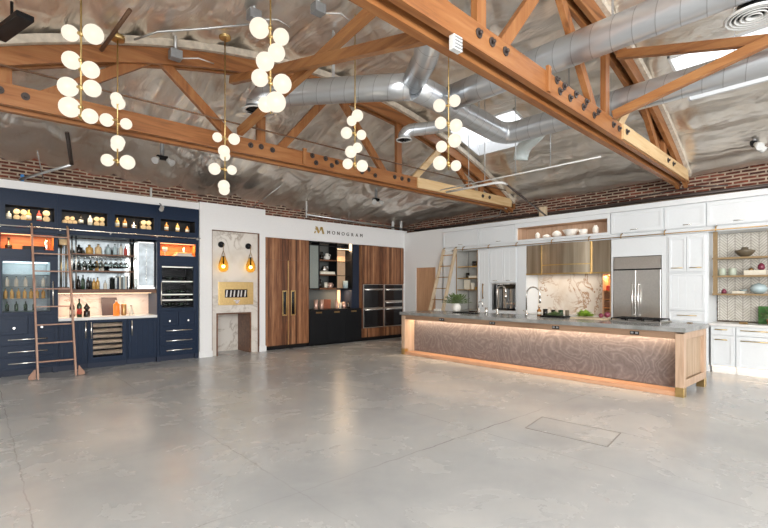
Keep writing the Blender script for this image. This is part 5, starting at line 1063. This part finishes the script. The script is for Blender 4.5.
# ---------------- island ----------------
IX0, IX1, IY0, IY1 = 6.95, 8.02, 1.86, 7.2
T = thing('kitchen_island', 'long oak island with grey stone top and swirled veneer front', 'island', (7.65, 4.53, 0))
mb = MB(); mb.box(IX0-0.03, IX1+0.03, IY0-0.03, IY1+0.03, 0.86, 0.92); mb.build('stone_top', M['stone'], T, 0.004)
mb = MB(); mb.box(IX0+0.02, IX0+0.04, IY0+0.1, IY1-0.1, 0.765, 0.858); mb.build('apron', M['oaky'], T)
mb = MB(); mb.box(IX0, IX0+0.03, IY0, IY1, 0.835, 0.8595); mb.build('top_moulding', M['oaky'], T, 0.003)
mb = MB(); mb.box(IX0+0.30, IX0+0.34, IY0+0.1, IY1-0.1, 0.07, 0.858); mb.build('veneer_panel', M['swirl'], T)
M['oakplinth'] = wood('oak_plinth', [(0.25, (0.40, 0.20, 0.11)), (0.5, (0.58, 0.32, 0.19)), (0.8, (0.66, 0.42, 0.28))], 'y', 5, 0.5)
mb = MB(); mb.box(IX0+0.01, IX0+0.30, IY0+0.1, IY1-0.1, 0.0, 0.06); mb.build('plinth', M['oakplinth'], T, 0.003)
mb = MB(); mb.box(IX0+0.34, IX1-0.05, IY0+0.05, IY1-0.05, 0.1, 0.858); mb.build('carcass', M['oak'], T)
for y0, y1 in ((IY0, IY0+0.1), (IY1-0.1, IY1)):
    mb = MB(); mb.box(IX0, IX0+0.1, y0, y1, 0.12, 0.858); mb.build('leg', M['oak'], T, 0.003)
    mb = MB(); mb.box(IX0-0.003, IX0+0.103, y0-0.003, y1+0.003, 0, 0.125); mb.build('brass_foot', M['brassb'] if 'brassb' in M else M['brass'], T, 0.003)
    mb = MB(); mb.box(IX1-0.1, IX1, y0, y1, 0.12, 0.858); mb.build('leg', M['oak'], T, 0.003)
    mb = MB(); mb.box(IX1-0.103, IX1+0.003, y0-0.003, y1+0.003, 0, 0.125); mb.build('brass_foot', M['brass'], T, 0.003)
for ya, yb in ((IY0+0.005, IY0+0.03), (IY1-0.03, IY1-0.005)):
    mb = MB(); mb.box(IX0+0.1, IX1-0.1, ya, yb, 0.76, 0.858); mb.build('end_rail', M['oak'], T, 0.002); mb = MB(); mb.box(IX0+0.1, IX1-0.1, ya, yb, 0.12, 0.22); mb.build('end_rail', M['oak'], T, 0.002)
mb = MB()
for i in range(8): w_ = (IX1-IX0-0.2)/8; mb.box(IX0+0.1+i*w_+0.003, IX0+0.1+(i+1)*w_-0.003, IY0+0.045, IY0+0.06, 0.22, 0.76)
mb.box(IX0+0.1, IX1-0.1, IY0+0.05, IY0+0.07, 0.2, 0.78); mb.build('plank_panel', M['oakplank'], T)
mb = MB(); mb.box(IX0+0.1, IX0+0.34, IY1-0.09, IY1-0.04, 0.06, 0.858); mb.build('inner_cheek', M['oak'], T); mb = MB(); mb.box(IX0+0.1, IX0+0.34, IY0+0.072, IY0+0.10, 0.06, 0.858); mb.build('inner_cheek', M['oak'], T)
mb = MB(); mb.box(IX0+0.20, IX0+0.24, IY0+0.12, IY1-0.12, 0.815, 0.825); mb.build('light_strip', M['warm'], T)
area('island_strip', (IX0+0.22, (IY0+IY1)/2, 0.80), 0.04, 30, (1, 0.76, 0.52), (0, math.radians(-12), 0), IY1-IY0-0.3)
for y in (6.06, 4.86, 3.65, 2.47):
    mb = MB(); mb.box(IX0+0.008, IX0+0.02, y-0.06, y+0.06, 0.785, 0.84); ot = mb.build('power_outlet', M['black'], T, 0.003)
    for dy in (-0.03, 0.03): mb = MB(); mb.box(IX0+0.005, IX0+0.0079, y+dy-0.018, y+dy+0.018, 0.80, 0.826); mb.build('socket', M['greyplastic'], ot)
# things on the island
ZT = 0.9205
T = thing('potted_plant', 'leafy plant in a round white vase on the island', 'plant', (7.9, 6.45, ZT))
mb = MB(); mb.lathe((7.9, 6.45, ZT), [(0.06, 0), (0.10, 0.05), (0.105, 0.11), (0.07, 0.165), (0.075, 0.185), (0.06, 0.175), (0, 0.13)], 18); mb.build('vase', M['ceramic'], T)
leaves((7.9, 6.45, ZT+0.17), 0.34, 170, 'plantgreen' if 'plantgreen' in M else 'green', T, 0.08, 0.24, 5)
T = thing('round_tray', 'low dark tray of small bowls beside the white vase', 'tray', (7.62, 6.0, ZT)); mb = MB(); mb.box(7.52, 7.72, 5.7, 6.25, ZT, ZT+0.02); mb.build('tray_board', M['black'], T, 0.004)
def faucet(x, y, h, reach, label, r=0.016, small=False):
    T = thing('faucet', label, 'faucet', (x, y, ZT)); mb = MB(); mb.lathe((x, y, ZT), [(0.03, 0), (0.03, 0.02), (0.02, 0.03), (0.02, 0.09), (0.016, 0.1)], 14); mb.build('base', M['nickel'], T)
    R_ = reach/2; pts = [(x, y, ZT+0.08), (x, y, ZT+h-R_)]+[(x, y-R_+R_*math.cos(a), ZT+h-R_+R_*math.sin(a)) for a in [PI*i/8 for i in range(1, 9)]]+[(x, y-reach, ZT+h-R_-0.06)]
    mb = MB(); mb.tube(pts, r, 10); mb.build('spout', M['nickel'], T)
    if not small:
        mb = MB(); mb.cyl((x, y-reach, ZT+h-R_-0.16), (x, y-reach, ZT+h-R_-0.05), r*1.4, 12); mb.build('spray_head', M['nickel'], T); mb = MB(); mb.tube([(x, y, ZT+0.06), (x, y+0.07, ZT+0.09)], 0.008, 8); mb.build('lever', M['nickel'], T)
faucet(7.88, 5.38, 0.56, 0.2, 'tall curved faucet on the island in front of coffee niche'); faucet(7.9, 5.85, 0.24, 0.1, 'short small curved faucet left of the tall one', 0.011, True); faucet(7.88, 4.72, 0.54, 0.28, 'tall curved faucet with wide arc in front of the marble', 0.014)
mug((7.9, 5.66, ZT), 0.03, 0.12, 'nickel', 'slim metal soap dispenser between the two left faucets', 'dispenser', False)
bottle((7.96, 4.5, ZT), 0.16, 0.04, 'amberliq', 'small brown jar right of the wide-arc faucet', cat='jar'); mug((7.97, 4.38, ZT), 0.045, 0.13, 'darkbot', 'dark utensil pot right of the wide-arc faucet', 'pot', False)
T = thing('herb_tray', 'grey-green herbs piled on a low dark tray on island', 'tray', (7.75, 4.08, ZT)); mb = MB(); mb.box(7.62, 7.88, 3.85, 4.3, ZT, ZT+0.03); mb.build('tray_board', M['black'], T, 0.004); leaves((7.75, 4.08, ZT+0.03), 0.15, 90, 'green', T, 0.06, 0.06, 8, 'herbs')
for i, (x, y, r) in enumerate(((7.97, 4.22, 0.04), (7.975, 4.08, 0.045), (7.98, 3.96, 0.035))): mug((x, y, ZT), r, 0.12, ['darkbot', 'greenbot', 'walnutm' if 'walnutm' in M else 'brownbowl'][i], ['left', 'middle', 'right'][i]+' dark pot behind the herb tray', 'pot', False)
T = thing('cutting_board', 'pale wooden cutting board with vegetables on the island', 'board', (7.9, 3.4, ZT)); mb = MB(); mb.box(7.62, 8.0, 3.1, 3.74, ZT, ZT+0.025); mb.build('board', M['paleorn'], T, 0.006)
T = thing('lettuce', 'bright green lettuce on the pale cutting board', 'lettuce', (7.82, 3.55, ZT+0.0255)); leaves((7.82, 3.57, ZT+0.035), 0.15, 110, 'brightgreen', T, 0.09, 0.08, 11, 'leaves')
o = MB().sphere((7.88, 3.22, ZT+0.0755), 0.05, 16, sz=0.95).build('red_onion', M['onion']); tag(o, 'larger dark red onion on the pale cutting board', 'onion')
o = MB().sphere((7.76, 3.27, ZT+0.0655), 0.04, 16, sz=0.95).build('red_onion', M['onion']); tag(o, 'smaller dark red onion in front of the larger one', 'onion')
T = thing('cooktop', 'black gas cooktop with iron grates at the island end', 'cooktop', (7.8, 2.75, ZT)); mb = MB(); mb.box(7.5, 8.0, 2.3, 3.02, ZT, ZT+0.02); mb.build('steel_base', M['steel'], T, 0.004)
for j in range(3):
    y0 = 2.33+j*0.235; mb = MB()
    for x in (7.53, 7.64, 7.75, 7.86, 7.97): mb.bar((x, y0, ZT+0.05), (x, y0+0.21, ZT+0.05), 0.014, 0.014)
    for y in (y0, y0+0.105, y0+0.21): mb.bar((7.53, y, ZT+0.05), (7.97, y, ZT+0.05), 0.014, 0.014)
    for x in (7.53, 7.97):
        for y in (y0, y0+0.21): mb.box(x-0.007, x+0.007, y-0.007, y+0.007, ZT+0.02, ZT+0.05)
    g_ = mb.build('grate', M['black'], T)
    mb = MB(); mb.lathe((7.75, y0+0.105, ZT+0.02), [(0.05, 0), (0.05, 0.015), (0.03, 0.02), (0, 0.02)], 14); mb.build('burner', M['dkpipe'], T)
tag(MB().box(7.88, 7.98, 6.95, 7.1, ZT, ZT+0.04).build('sponge_dish', M['ceramic'], bev=0.006), 'small white dish at the far left end of the island', 'dish')
tag(MB().box(7.9, 7.98, 2.02, 2.08, ZT, ZT+0.012).build('small_dish', M['brassdark'], bev=0.003), 'tiny dark object near the right end of the island top', 'dish')

for o in bpy.data.objects:
    if '_org' in o: del o['_org']
